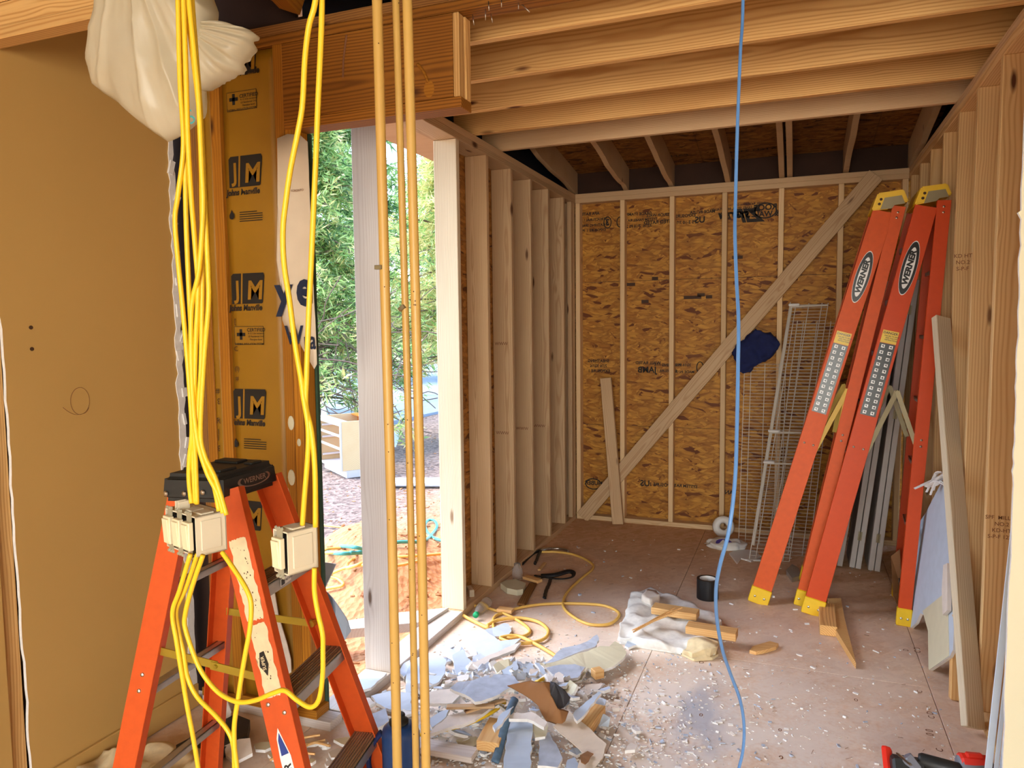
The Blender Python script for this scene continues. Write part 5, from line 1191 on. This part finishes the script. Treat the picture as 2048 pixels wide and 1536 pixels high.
# ---- small things on the floor of the bay
p = at(1415, 1196, z=0); bm = bmesh.new()
pr = [(.040, 0), (.053, 0), (.053, .10), (.040, .10)]; n = 28; rr = []
for (r_, z) in pr: rr.append([bm.verts.new((p.x+r_*math.cos(6.2832*k/n), p.y+r_*math.sin(6.2832*k/n), z+.001)) for k in range(n)])
for a, b_ in ((0, 1), (1, 2), (2, 3), (3, 0)):
    for k in range(n): bm.faces.new((rr[a][k], rr[a][(k+1) % n], rr[b_][(k+1) % n], rr[b_][k]))
bmesh.ops.recalc_face_normals(bm, faces=bm.faces)
bmesh.ops.scale(bm, vec=(1.22, 1.22, 1.22), verts=bm.verts, space=Matrix.Translation(-V((p.x, p.y, 0))))
tr = thing('tape_roll', 'thick black roll of tape standing on the floor behind the white insulation piece', 'tape', (p.x, p.y, 0)); obj('tape', bm, M['black'], tr)
bm = bmesh.new(); rr = []
for (r_, z) in ((.046, .003), (.0485, .003), (.0485, .1225), (.046, .1225)): rr.append([bm.verts.new((p.x+r_*math.cos(6.2832*k/n), p.y+r_*math.sin(6.2832*k/n), z)) for k in range(n)])
for a, b_ in ((0, 1), (1, 2), (2, 3), (3, 0)):
    for k in range(n): bm.faces.new((rr[a][k], rr[a][(k+1) % n], rr[b_][(k+1) % n], rr[b_][k]))
bmesh.ops.recalc_face_normals(bm, faces=bm.faces); obj('core', bm, M['white_plastic'], tr)
def torus(bm, c, R, r, n=28, m=8, mx=Matrix()):
    g = [[bm.verts.new(V(c)+mx @ V(((R+r*math.cos(6.2832*j/m))*math.cos(6.2832*i/n), (R+r*math.cos(6.2832*j/m))*math.sin(6.2832*i/n), r*math.sin(6.2832*j/m)))) for j in range(m)] for i in range(n)]
    for i in range(n):
        for j in range(m): bm.faces.new((g[i][j], g[(i+1) % n][j], g[(i+1) % n][(j+1) % m], g[i][(j+1) % m]))
p = at(1446, 1073, z=0); bm = bmesh.new()
torus(bm, (p.x, p.y+.02, .075), .055, .03, mx=Matrix.Rotation(1.25, 4, 'X') @ Matrix.Diagonal((1, 1, .8, 1)))
prop(obj('strap_roll', bm, M['white_plastic'], smooth=True, base=(p.x, p.y, 0)), 'white roll of tape leaning at the foot of the back wall', 'tape')
p = at(1452, 1096, z=0)
bm = bmesh.new(); bmesh.ops.create_icosphere(bm, subdivisions=4, radius=1)
for v in bm.verts: v.co = V((v.co.x*.14, v.co.y*.10, max(v.co.z, -.55)*.045+.026))*(1+.22*mnoise.noise(v.co*2.2))+V((p.x, p.y, 0))
sk = thing('crumpled_sack', 'crumpled white sack with a purple print below the white tape roll', 'sack', (p.x, p.y, 0)); obj('sack_body', bm, M['white_plastic'], sk, smooth=True)
bm = bmesh.new(); flatpoly(bm, ell(.06, .035, 14), Matrix.Translation((p.x-.01, p.y-.06, .055)) @ Matrix.Rotation(.7, 4, 'X')); obj('print', bm, M['purple'], sk)
R_ = random.Random(12)
def shard(name, px, z, thk, mats, label=None, cat='drywall', group=None, tilt=None, zs=None, fallback=None):
    """flat broken piece: outline seen in the picture, put at height z (or zs per corner)"""
    P = [at(u, v, z=(zs[i] if zs else z)) for i, (u, v) in enumerate(px)]
    bm = bmesh.new(); prism(bm, P, (0, 0, -thk), 0, 1, 1); bmesh.ops.triangulate(bm, faces=[f for f in bm.faces if len(f.verts) > 3])
    c = sum(P, V())/len(P)
    return prop(obj(name, bm, [M[m] for m in mats], base=(c.x, c.y, max(0, c.z-thk))), label, cat, group)
shard('torn_sheet', [(1458, 1106), (1475, 1098), (1510, 1100), (1522, 1112), (1502, 1122), (1482, 1116), (1474, 1126)], .012, .010, ('white_plastic', 'white_plastic'), 'torn white sheet flat on the floor under the wire shelves', 'scrap')
p = at(1500, 1119, z=0); lumber('white_rail_piece', at(1490, 1119, z=.008), at(1536, 1121, z=.008), .03, .012, (0, 0, 1), 'white_plastic', 'short white rail lying at the foot of the tallest wire shelf', 'rail')
shard('crushed_can', [(1572, 1140), (1584, 1128), (1598, 1136), (1600, 1152), (1584, 1156)], .03, .028, ('alu', 'alu'), 'dull grey crushed scrap between the feet of the left tall ladder', 'scrap')
shard('cardboard_box', [(1782, 1112), (1800, 1098), (1804, 1180), (1796, 1210), (1786, 1190)], .0, .01, ('paper_brown', 'paper_brown'), 'brown crushed cardboard behind the right ladder foot', 'cardboard', zs=[.28, .33, .08, .02, .06])
# items along the left wall
p = at(1046, 1152, z=0)
shard('plastic_tray', [(1001, 1166), (1012, 1160), (1030, 1158), (1052, 1166), (1046, 1178), (1034, 1180), (1014, 1176)], .04, .036, ('gyp_tan', 'gyp_tan'), 'off white shallow plastic tray lying by the left wall', 'tray')
bm = bmesh.new(); q = at(1035, 1158, z=0); lathe(bm, [(.028, .001), (.034, .01), (.034, .07), (.022, .085), (.022, .105), (.019, .105)], 14, Matrix.Translation((q.x, q.y, 0))); prop(obj('glass_jar', bm, M['clear'], smooth=True, base=(q.x, q.y, 0)), 'small clear jar between the tray and the wood scrap', 'jar')
lying('block', 1050, 1154, 1080, 1163, .02, .05, .018, 'offcut', 'small tan wood scrap touching the black strap', 'block')
lying('block', 996, 1218, 1026, 1222, .02, .05, .02, 'offcut', 'small dusty block beside the clear bottle', 'block')
lying('block', 1078, 1140, 1090, 1126, .014, .022, .012, 'offcut', 'thin pale shim between the pliers and the black strap', 'shim')
lying('trim_piece', 1042, 1210, 1066, 1168, .016, .05, .014, 'dark_wood', 'dark brown flat strip on the floor beyond the clear bottle', 'strip')
lying('block', 944, 1190, 938, 1180, .05, .03, .06, 'spruce_pale', 'small pale block against the foot of the pale jamb stud', 'block')
# black strap: a folded loop with a tail
P = [at(u, v, z=z) for u, v, z in ((1070, 1151, .012), (1100, 1156, .014), (1124, 1158, .016), (1144, 1154, .02), (1147, 1146, .03), (1136, 1143, .032), (1110, 1150, .022), (1082, 1152, .016))]
sp_ = thing('black_strap', 'folded black strap with a dangling tail on the floor inside the yellow cord loop', 'strap', tuple(V((P[0].x, P[0].y, 0))))
bm = bmesh.new(); tube(bm, catmull(P, 5), .016, 8, .35); obj('strap_loop', bm, M['black'], sp_, smooth=True)
bm = bmesh.new(); tube(bm, catmull([at(u, v, z=.012) for u, v in ((1101, 1158), (1098, 1168), (1092, 1182), (1089, 1196))], 4), [.012, .010]*6+[.013], 8, .5); obj('strap_tail', bm, M['black'], sp_, smooth=True)
# pliers
pb = thing('pliers', 'dark handled pliers lying open by the left wall in front of the yellow cord end', 'pliers', tuple(at(1075, 1110, z=0)))
for hx in ([(1084, 1099), (1068, 1106), (1056, 1116), (1044, 1128)], [(1084, 1099), (1078, 1108), (1074, 1118), (1070, 1127)]):
    bm = bmesh.new(); tube(bm, catmull([at(u, v, z=.014) for u, v in hx], 4), .011, 7); obj('handle', bm, M['black'], pb, smooth=True)
bm = bmesh.new(); tube(bm, catmull([at(u, v, z=.014) for u, v in ((1080, 1102), (1094, 1098), (1104, 1097))], 4), [.016]*4+[.012]*4+[.006], 8); obj('jaws', bm, M['steel'], pb, smooth=True)
bm = bmesh.new(); tube(bm, catmull([at(u, v, z=.012) for u, v in ((1098, 1098), (1116, 1097), (1134, 1100), (1136, 1104))], 4), .008, 7); prop(obj('screwdriver', bm, M['steel'], smooth=True, base=tuple(at(1116, 1098, z=0))), 'thin steel tool lying just beyond the pliers', 'tool')
# water bottle
a, b_ = at(975, 1203, z=.035), at(955, 1226, z=.035); d = (b_-a); L = .21; f = frame(d, (0, 0, 1)); f.translation = a
wb_ = thing('water_bottle', 'clear plastic bottle with green cap lying by the pale jamb stud', 'bottle', (a.x, a.y, 0)); rx = Matrix.Rotation(math.pi/2, 4, 'Y')
bm = bmesh.new(); lathe(bm, [(.02, 0), (.031, .006), (.033, .03), (.030, .06), (.033, .09), (.032, .13), (.024, .165), (.014, .185), (.013, .2)], 18, f @ rx); obj('bottle_body', bm, M['clear'], wb_, smooth=True)
bm = bmesh.new(); lathe(bm, [(.016, .198), (.0165, .2), (.0165, .218), (.015, .22)], 16, f @ rx); obj('cap', bm, M['green_cap'], wb_, smooth=True)
# ---- blue canister behind the pipes
p = at(795, 1470, y=2.02)
cn = thing('blue_canister', 'dark blue canister with black cap standing behind the pipes at the bottom', 'canister', (p.x, 2.02, 0))
tp = at(800, 1448, y=2.02).z; r0 = .062
bm = bmesh.new(); lathe(bm, [(r0*.95, .001), (r0, .01), (r0, tp-.03), (r0*.93, tp-.012), (r0*.7, tp), (r0*.55, tp+.004)], 28, Matrix.Translation((p.x+.012, 2.02, 0))); obj('body', bm, M['blue_plastic'], cn, smooth=True)
bm = bmesh.new(); lathe(bm, [(.030, tp), (.032, tp+.002), (.032, tp+.012), (.022, tp+.014), (.021, tp+.032), (.019, tp+.034)], 20, Matrix.Translation((p.x+.006, 2.02, 0))); obj('cap', bm, M['black_plastic'], cn, smooth=True)
bm = bmesh.new(); tube(bm, catmull([V((p.x-.05, 2.0, tp-.03)), V((p.x-.075, 1.985, tp-.07)), V((p.x-.088, 1.98, tp-.13)), V((p.x-.07, 1.985, tp-.2)), V((p.x-.05, 2.0, tp-.24))], 5), .017, 8, .5); obj('grip', bm, M['navy_cloth'], cn, smooth=True)
# ---- power tool at lower right
p = at(1800, 1530, z=0)
dl = thing('power_tool', 'red grey and black cordless power tool lying on the floor at the bottom right', 'power tool', (p.x, p.y, 0))
def tl(name, u0, v0, u1, v1, z0, z1, r, mat, seg=12, flat=1.0, y=None):
    a = at(u0, v0, z=z0); b_ = at(u1, v1, z=z1); bm = bmesh.new(); tube(bm, [a, a.lerp(b_, .08), a.lerp(b_, .92), b_], [r*.8, r, r, r*.8], seg, flat); return obj(name, bm, M[mat], dl, smooth=seg > 8)
tl('magazine', 1782, 1532, 1850, 1542, .07, .07, .042, 'black_plastic', 6)
tl('nose', 1773, 1494, 1779, 1548, .10, .04, .022, 'tool_red', 6, .5)
tl('belt_hook', 1794, 1506, 1822, 1530, .12, .11, .010, 'steel', 6, .4)
tl('driver_head', 1812, 1512, 1834, 1540, .12, .08, .022, 'tool_grey', 6)
tl('barrel', 1836, 1520, 1924, 1544, .10, .10, .028, 'black_plastic')
tl('motor', 1916, 1534, 1984, 1542, .10, .10, .046, 'tool_grey', 14)
tl('motor_shell', 1918, 1520, 1976, 1526, .125, .125, .036, 'tool_red', 8, .7)
tl('top_shell', 1932, 1510, 1964, 1513, .15, .15, .016, 'tool_red', 6, .7)
# ---- rubble in the left corner behind the short ladder
lump('insulation_heap', [(150, 1536), (190, 1508), (250, 1500), (285, 1480), (330, 1486), (350, 1500), (400, 1510), (420, 1560), (300, 1600), (160, 1600)], .07, 'fibre_tan', 'heap of cream insulation on the floor at the foot of the tan wall', 'insulation', .04, 3, 8)
shard('drywall_scrap', [(448, 1492), (478, 1478), (500, 1476), (505, 1506), (470, 1524), (452, 1510)], .06, .013, ('gyp_cream', 'gypsum'), 'cream drywall scrap on the floor seen between the legs of the short ladder', zs=[.05, .07, .08, .06, .03, .03])
shard('dark_offcut', [(352, 1490), (470, 1428), (500, 1440), (494, 1470), (400, 1522), (372, 1520)], .05, .04, ('tar', 'tar'), 'dark grey broken board lying behind the short ladder', 'board')
def hung(px, y, label):
    bm = bmesh.new(); prism(bm, [at(u, v, y=y) for u, v in px], (0, .004, 0)); bmesh.ops.triangulate(bm, faces=[f for f in bm.faces if len(f.verts) > 4])
    c = at(*px[0], y=y); return prop(obj('curved_scrap', bm, M['gyp_cream'], base=tuple(c)), label, 'paper')
hung([(514, 1180), (548, 1180), (556, 1230), (574, 1290), (581, 1320), (582, 1345), (570, 1352), (552, 1350), (540, 1290), (528, 1240)], 2.405, 'upper curved pale paper strip hanging in front of the insulation behind the short ladder')
hung([(566, 1400), (596, 1396), (592, 1430), (580, 1458), (561, 1484), (556, 1440)], 2.30, 'lower curved pale paper strip by the right rail of the short ladder')
hung([(434, 1340), (442, 1370), (462, 1424), (460, 1440), (444, 1430), (432, 1400)], 2.36, 'narrow pale torn strip seen left of the broad ladder rail')
for k in range(16):
    u, v = R_.uniform(520, 700), R_.uniform(1470, 1536); s_ = R_.uniform(8, 26)
    shard('rubble_bit', [(u+s_*math.cos(a)*R_.uniform(.6, 1.2), v+s_*.45*math.sin(a)*R_.uniform(.6, 1.2)) for a in (0, 1.2, 2.3, 3.4, 4.6, 5.5)], R_.uniform(.02, .05), .012, (R_.choice(['gyp_cream', 'fibre_tan', 'paper_pale', 'gyp_tan']), 'gypsum'), 'small cream rubble bit on the floor behind the right rail of the short ladder', 'rubble', 'small rubble bits behind the short ladder')
for lst in ([(560, 1500), (600, 1478), (640, 1470)], [(575, 1492), (610, 1490), (650, 1480)], [(590, 1510), (625, 1486), (660, 1492)], [(540, 1520), (580, 1506), (630, 1508)]):
    bm = bmesh.new(); tube(bm, catmull([at(u, v, z=.06) for u, v in lst], 4), .005, 5); prop(obj('splinter', bm, M['offcut'], base=tuple(at(*lst[0], z=.0))), 'thin wood splinter in the rubble behind the short ladder', 'splinter', 'splinters behind the short ladder')
# ---- the rubble heap of torn drywall
RB = [
 ([(928, 1260), (946, 1264), (968, 1262), (985, 1272), (1000, 1283), (1042, 1281), (1030, 1290), (972, 1312), (958, 1306), (946, 1292)], .03, 'gyp_white', 'pale blue white pointed drywall piece at the far side by the yellow coil'),
 ([(968, 1262), (1008, 1249), (1017, 1250), (1023, 1262), (1017, 1270), (998, 1271), (976, 1270)], .022, 'gyp_white', 'small round cornered white drywall tab inside the yellow cord coil'),
 ([(876, 1292), (880, 1289), (912, 1303), (921, 1303), (908, 1318), (890, 1306)], .05, 'gyp_white', 'narrow white curled strip at the far left, beside the third pipe'),
 ([(904, 1313), (926, 1302), (945, 1327), (935, 1345), (920, 1357), (913, 1350)], .065, 'gyp_white', 'tilted white drywall piece just right of the curled strip'),
 ([(972, 1312), (1042, 1282), (1030, 1298), (980, 1318), (972, 1330), (962, 1340), (950, 1330), (945, 1326)], .085, 'gyp_cream', 'long grey beige drywall flap with a sharp tip pointing at the yellow coil'),
 ([(812, 1350), (822, 1322), (852, 1309), (875, 1312), (892, 1322), (891, 1345), (878, 1362), (850, 1376), (812, 1380)], .045, 'gyp_white', 'rounded pale blue drywall sheet half behind the three pipes'),
 ([(797, 1342), (806, 1328), (820, 1322), (822, 1338), (808, 1352)], .03, 'gyp_blue', 'small grey blue piece against the sill between the first two pipes'),
 ([(900, 1377), (915, 1366), (945, 1362), (975, 1350), (1000, 1346), (1030, 1352), (1042, 1368), (1018, 1374), (1000, 1388), (985, 1395), (950, 1404), (930, 1390)], .15, 'gyp_blue', 'large rough blue grey drywall sheet lying on top of the heap'),
 ([(1001, 1341), (1034, 1324), (1036, 1340), (1020, 1352), (1005, 1356)], .14, 'gyp_white', 'white upturned fragment behind the large blue grey sheet'),
 ([(1036, 1320), (1050, 1313), (1064, 1321), (1062, 1328), (1044, 1332)], .06, 'gyp_cream', 'beige block of broken drywall behind the brown paper'),
 ([(1090, 1325), (1108, 1310), (1125, 1296), (1160, 1290), (1194, 1272), (1198, 1282), (1190, 1294), (1150, 1306), (1108, 1322)], .05, 'gyp_blue', 'long light blue strip lying along the far edge of the olive piece'),
 ([(1086, 1330), (1122, 1318), (1200, 1295), (1219, 1296), (1230, 1285), (1245, 1294), (1253, 1305), (1246, 1318), (1225, 1332), (1200, 1341), (1184, 1341), (1172, 1332), (1150, 1338), (1120, 1340), (1100, 1336)], .052, 'gyp_tan', 'big olive painted drywall piece with a rounded right end'),
 ([(1092, 1336), (1120, 1330), (1150, 1330), (1170, 1335), (1156, 1354), (1130, 1356), (1106, 1348)], .07, 'gyp_blue', 'crumbled blue grey patch on the near edge of the olive piece'),
 ([(1110, 1369), (1130, 1360), (1160, 1355), (1172, 1336), (1176, 1338), (1164, 1360), (1134, 1368), (1118, 1373)], .045, 'gyp_tan', 'thin olive torn strip under the near side of the olive piece'),
 ([(1069, 1329), (1078, 1329), (1110, 1368), (1099, 1366)], .14, 'gyp_white', 'narrow white shard slanting down to the brown paper'),
 ([(1110, 1346), (1118, 1343), (1127, 1350), (1128, 1366), (1110, 1368)], .08, 'gyp_cream', 'grey beige chunk right of the slanting white shard'),
 ([(1118, 1375), (1150, 1372), (1152, 1392), (1147, 1400), (1130, 1414), (1120, 1400)], .06, 'gyp_blue', 'pale blue triangular piece right of the black tar paper'),
 ([(1154, 1385), (1172, 1370), (1206, 1369), (1200, 1376), (1180, 1388), (1156, 1401)], .03, 'gyp_cream', 'flat beige piece with a dark broken edge right of the blue triangle'),
 ([(1146, 1427), (1150, 1420), (1198, 1386), (1203, 1388), (1160, 1436), (1154, 1440)], .11, 'gyp_white', 'long bright white bar leaning on the wood block at the right side of the heap'),
 ([(1107, 1455), (1137, 1425), (1180, 1460), (1213, 1490), (1205, 1515), (1180, 1545), (1150, 1545), (1165, 1505), (1150, 1490), (1130, 1475)], .07, 'paper_pale', 'large pale torn paper sheet at the near right of the heap'),
 ([(1015, 1445), (1065, 1447), (1060, 1550), (1005, 1550)], .075, 'gyp_white', 'oblong white board end in the near middle of the heap'),
 ([(1080, 1477), (1098, 1467), (1125, 1513), (1115, 1530), (1075, 1527)], .055, 'gyp_blue', 'pale blue speckled triangle right of the oblong white board'),
 ([(985, 1450), (1005, 1425), (1027, 1411), (1015, 1432), (990, 1460)], .14, 'gyp_white', 'blade shaped white shard left of the oblong white board'),
 ([(1016, 1426), (1063, 1425), (1095, 1445), (1088, 1454), (1055, 1438), (1018, 1436)], .125, 'gyp_cream', 'beige arched piece lying across the far end of the oblong white board'),
 ([(853, 1462), (900, 1430), (960, 1418), (983, 1418), (950, 1440), (856, 1462)], .10, 'gyp_cream', 'layered cream drywall slab above the yellow cable'),
 ([(853, 1440), (880, 1425), (900, 1420), (892, 1434), (864, 1452)], .085, 'gyp_white', 'small white sliver right of the third pipe over the layered slab'),
 ([(705, 1375), (732, 1338), (773, 1347), (742, 1375), (712, 1383)], .055, 'gyp_white', 'dusty white piece lying on the sill plate at the foot of the grey stud'),
 ([(742, 1390), (778, 1383), (822, 1387), (822, 1420), (780, 1417), (752, 1403)], .035, 'gyp_white', 'flat pale blue piece left of and behind the first pipe'),
 ([(713, 1397), (740, 1395), (750, 1405), (723, 1424)], .045, 'gyp_cream', 'small beige piece next to the right rail of the short ladder'),
 ([(730, 1435), (772, 1417), (778, 1440), (755, 1455), (735, 1450)], .05, 'gyp_blue', 'pale blue piece left of the blue canister top'),
 ([(853, 1383), (905, 1378), (925, 1385), (905, 1407), (855, 1405)], .10, 'gyp_cream', 'crumpled beige piece at the left edge of the large blue grey sheet'),
 ([(1135, 1520), (1150, 1513), (1165, 1545), (1130, 1545)], .05, 'gyp_white', 'small white piece at the bottom edge under the torn paper sheet'),
 ([(1160, 1512), (1175, 1502), (1187, 1507), (1170, 1528), (1162, 1525)], .078, 'paper_brown', 'small brown paper patch on the large torn paper sheet'),
 ([(1062, 1452), (1080, 1446), (1096, 1452), (1090, 1470), (1070, 1474)], .075, 'gyp_tan', 'olive crumb between the oblong board and the brown paper'),
 ([(1250, 1500), (1262, 1486), (1275, 1492), (1270, 1500)], .03, 'gyp_cream', 'single light crumb on the open floor right of the heap'),
]
RR = random.Random(21)
def heap(x, y):
    c1 = at(1010, 1405, z=0); c2 = at(1120, 1440, z=0)
    return .13*math.exp(-((x-c1.x)/.30)**2-((y-c1.y)/.26)**2)+.05*math.exp(-((x-c2.x)/.22)**2-((y-c2.y)/.2)**2)
def torn(name, px, z, mat, label, cat='drywall', group=None, thk=.012, amp=.006, seed=0):
    """broken board: ragged outline, slight tilt and warp, pale core edges"""
    P = []; R = random.Random(seed); n = len(px); tx, ty = R.uniform(-.06, .06), R.uniform(-.02, .10)
    base = [at(u, v, z=z) for u, v in px]; c = sum(base, V())/n
    for i in range(n):
        a, b_ = base[i], base[(i+1) % n]; L = (b_-a).length; k = max(1, int(L/.025)); nn = V((a.y-b_.y, b_.x-a.x, 0)); nn = nn.normalized() if nn.length else nn
        for q in range(k):
            p = a.lerp(b_, q/k)
            if q: p = p+nn*R.uniform(-amp, amp)
            P.append(p)
    for p in P:
        p.z = max(thk+.001, p.z+(p.x-c.x)*tx+(p.y-c.y)*ty+.006*mnoise.noise(V((p.x*12, p.y*12, seed))))
    bm = bmesh.new(); prism(bm, P, (0, 0, -thk), 0, 1, 1); bmesh.ops.triangulate(bm, faces=[f for f in bm.faces if len(f.verts) > 4])
    back = 'gyp_cream' if mat.startswith('gyp') else mat
    return prop(obj(name, bm, [M[mat], M['gypsum' if mat.startswith('gyp') else mat]], base=(c.x, c.y, max(0, c.z-thk))), label, cat, group)
for k, (px, z, mat, lab) in enumerate(RB):
    torn('paper_scrap' if mat.startswith('paper') else 'drywall_scrap', px, z, mat, lab, 'paper' if mat.startswith('paper') else 'drywall', None, .003 if mat.startswith('paper') else .0125, .004, k)
# curled brown paper with its black tar face
def curl(name, px, zs, mat, label, thk=.003, seed=0):
    P = [at(u, v, z=z) for (u, v), z in zip(px, zs)]; bm = bmesh.new(); f = bm.faces.new([bm.verts.new(p) for p in P]); bmesh.ops.triangulate(bm, faces=[f])
    for _ in range(3): bmesh.ops.subdivide_edges(bm, edges=bm.edges[:], cuts=1, use_grid_fill=True)
    for v in bm.verts: v.co += V((mnoise.noise(v.co*15), mnoise.noise(v.co*15+V((3, 0, 0))), mnoise.noise(v.co*11+V((seed, 0, 0)))))*.012
    r_ = bmesh.ops.extrude_face_region(bm, geom=bm.faces[:]); bmesh.ops.translate(bm, verts=[v for v in r_['geom'] if isinstance(v, bmesh.types.BMVert)], vec=(0, 0, thk)); bmesh.ops.recalc_face_normals(bm, faces=bm.faces)
    c = sum(P, V())/len(P); return prop(obj(name, bm, M[mat], smooth=True, base=(c.x, c.y, .05)), label, 'paper')
curl('paper_scrap', [(1012, 1374), (1040, 1368), (1062, 1359), (1085, 1364), (1102, 1366), (1098, 1392), (1115, 1417), (1140, 1424), (1128, 1450), (1092, 1442), (1075, 1412), (1045, 1390)], [.17, .19, .21, .21, .20, .17, .14, .10, .07, .08, .13, .15], 'paper_brown', 'large curled brown kraft paper draped over the middle of the heap', seed=2)
curl('tar_paper', [(1102, 1367), (1112, 1370), (1126, 1381), (1140, 1396), (1127, 1415), (1116, 1417), (1099, 1391)], [.20, .20, .18, .13, .11, .12, .17], 'tar', 'black tar paper corner folded beside the brown kraft paper', seed=4)
# wood in the heap
lying('block', 1160, 1462, 1192, 1416, .055, .085, .04, 'offcut', 'brown wood block beneath the long white bar at the right side of the heap')
lying('block', 975, 1494, 1000, 1446, .055, .09, .04, 'offcut', 'short dusty wood block left of the oblong white board')
lying('block', 1186, 1348, 1204, 1344, .04, .045, .04, 'offcut', 'small wood block under the near edge of the olive piece')
lying('plank', 760, 1475, 950, 1511, .03, .075, .024, 'grey_wood', 'dusty pinkish plank lying in front of the heap, crossing behind the pipes', 'plank')
lying('lath', 893, 1414, 990, 1412, .125, .03, .010, 'spruce', 'thin lath sticking out left below the large blue grey sheet', 'lath')
lying('lath', 930, 1424, 1010, 1400, .11, .022, .010, 'spruce', 'second thin lath slanting under the brown paper', 'lath')
bm = bmesh.new(); tube(bm, catmull([at(u, v, z=z) for u, v, z in ((1030, 1398, .12), (1020, 1420, .13), (1012, 1445, .10), (1004, 1475, .07), (998, 1500, .05), (990, 1524, .03))], 5), .016, 8, .5)
prop(obj('blue_strap', bm, M['gyp_blue'], smooth=True, base=tuple(at(1004, 1475, z=0))), 'grey blue woven strap beside the oblong white board', 'strap'); bpy.data.objects['blue_strap'].data.materials[0] = plain('slate_blue_webbing', C(86, 112, 134), .8, var=.2, scale=60)
cable('yellow_cable', [at(u, v, z=z) for u, v, z in ((790, 1478, .012), (855, 1467, .03), (900, 1458, .05), (945, 1444, .075), (985, 1424, .085), (1010, 1405, .08))], .0075, 'yellow_cable', 'yellow cable running out from under the heap behind the third pipe')
cable('yellow_cable', [at(u, v, z=z) for u, v, z in ((1068, 1366, .11), (1078, 1362, .15), (1090, 1356, .14))], .0075, 'yellow_cable', 'short yellow cable end showing behind the brown paper')
# the many small broken bits
MS = ['gyp_white', 'gyp_blue', 'gyp_cream', 'gypsum', 'gyp_white', 'gyp_tan']
proto = []
for k in range(12):
    R = random.Random(k); n = R.randint(5, 8); bm = bmesh.new()
    P = [V((math.cos(6.2832*i/n)*R.uniform(.5, 1.1), math.sin(6.2832*i/n)*R.uniform(.4, 1.0), .15*R.uniform(-1, 1))) for i in range(n)]
    prism(bm, [p*.05 for p in P], (0, 0, -.012), 0, 1, 1); bmesh.ops.triangulate(bm, faces=[f for f in bm.faces if len(f.verts) > 4])
    me = bpy.data.meshes.new('drywall_bit'); bm.to_mesh(me); bm.free(); me.materials.append(M[MS[k % 6]]); me.materials.append(M['gypsum']); proto.append(me)
n_ = 0
while n_ < 150:
    u, v = RR.gauss(985, 120), RR.gauss(1400, 62)
    if not (770 < u < 1290 and 1290 < v < 1545): continue
    p = at(u, v, z=.0); 
    if p.x < -1.70: continue
    h = heap(p.x, p.y); s_ = RR.choice([.35, .5, .6, .8, 1.1])
    o = bpy.data.objects.new('drywall_bit', RR.choice(proto)); COL.objects.link(o)
    o.location = (p.x, p.y, .014*1+h*RR.uniform(.75, 1.0)+.003); o.rotation_euler = (RR.gauss(0, .28)*(h > .02), RR.gauss(0, .28)*(h > .02), RR.random()*6.28); o.scale = (s_, s_, 1)
    kd = {'gyp_white': 'white', 'gyp_blue': 'blue grey', 'gyp_cream': 'beige', 'gypsum': 'chalky', 'gyp_tan': 'olive'}[o.data.materials[0].name and MS[proto.index(o.data) % 6]]
    sd = 'left' if u < 985 else 'right'; fr_ = 'near' if v > 1400 else 'far'
    prop(o, 'small %s drywall bit at the %s %s side of the rubble heap' % (kd, fr_, sd), 'drywall', '%s drywall bits at the %s %s of the heap' % (kd, fr_, sd)); n_ += 1
bm = bmesh.new()
def chip(x, y, z, s_, R):
    mx = Matrix.Translation((x, y, z+s_*.2)) @ Matrix.Rotation(R.random()*6.28, 4, 'Z') @ Matrix.Rotation(R.gauss(0, .4), 4, 'X') @ Matrix.Diagonal((s_*R.uniform(.6, 2.2), s_*R.uniform(.5, 1), s_*R.uniform(.25, .6), 1))
    r = bmesh.ops.create_cube(bm, size=1, matrix=mx); mi = R.choice([0, 0, 0, 1, 2])
    for f in {f for v in r['verts'] for f in v.link_faces}: f.material_index = mi
k = 0
while k < 3600:
    u, v = RR.gauss(1020, 230), 1545-abs(RR.gauss(0, 110)) if RR.random() < .5 else RR.gauss(1390, 70)
    if not (720 < u < 1960 and 1240 < v < 1560): continue
    p = at(u, v, z=0)
    if p.x < -1.72 or p.x > .6: continue
    chip(p.x, p.y, heap(p.x, p.y)*.9, min(.022, .0035+abs(RR.gauss(0, .0045))), RR); k += 1
for k in range(420):
    u, v = RR.uniform(1100, 1950), RR.uniform(1290, 1540); p = at(u, v, z=0)
    if p.x < .62: chip(p.x, p.y, 0, .003+abs(RR.gauss(0, .004)), RR)
for k in range(160):
    u, v = RR.uniform(1000, 1800), RR.uniform(1080, 1290); p = at(u, v, z=0)
    if -1.7 < p.x < .6: chip(p.x, p.y, 0, .004+abs(RR.gauss(0, .005)), RR)
prop(obj('plaster_crumbs', bm, [M['gypsum'], M['gyp_blue'], M['gyp_cream']], base=(-.8, 3, 0)), 'fine white plaster crumbs strewn over the floor round the heap', 'crumbs', kind='stuff')
bm = bmesh.new()
for k in range(80):
    u, v = RR.uniform(760, 1900), RR.uniform(1100, 1540); p = at(u, v, z=0)
    if not -1.7 < p.x < .6: continue
    a = RR.random()*6.28; d = V((math.cos(a), math.sin(a), 0))*RR.uniform(.004, .016); z = heap(p.x, p.y)+.003; q = p+V((0, 0, z)); tube(bm, [q-d, q+d+V((0, 0, .003))], .0009, 4)
prop(obj('wood_slivers', bm, M['dark_wood'], base=(-.6, 3.2, 0)), 'dark thin splinters and nails strewn over the dusty floor', 'splinters', kind='stuff')
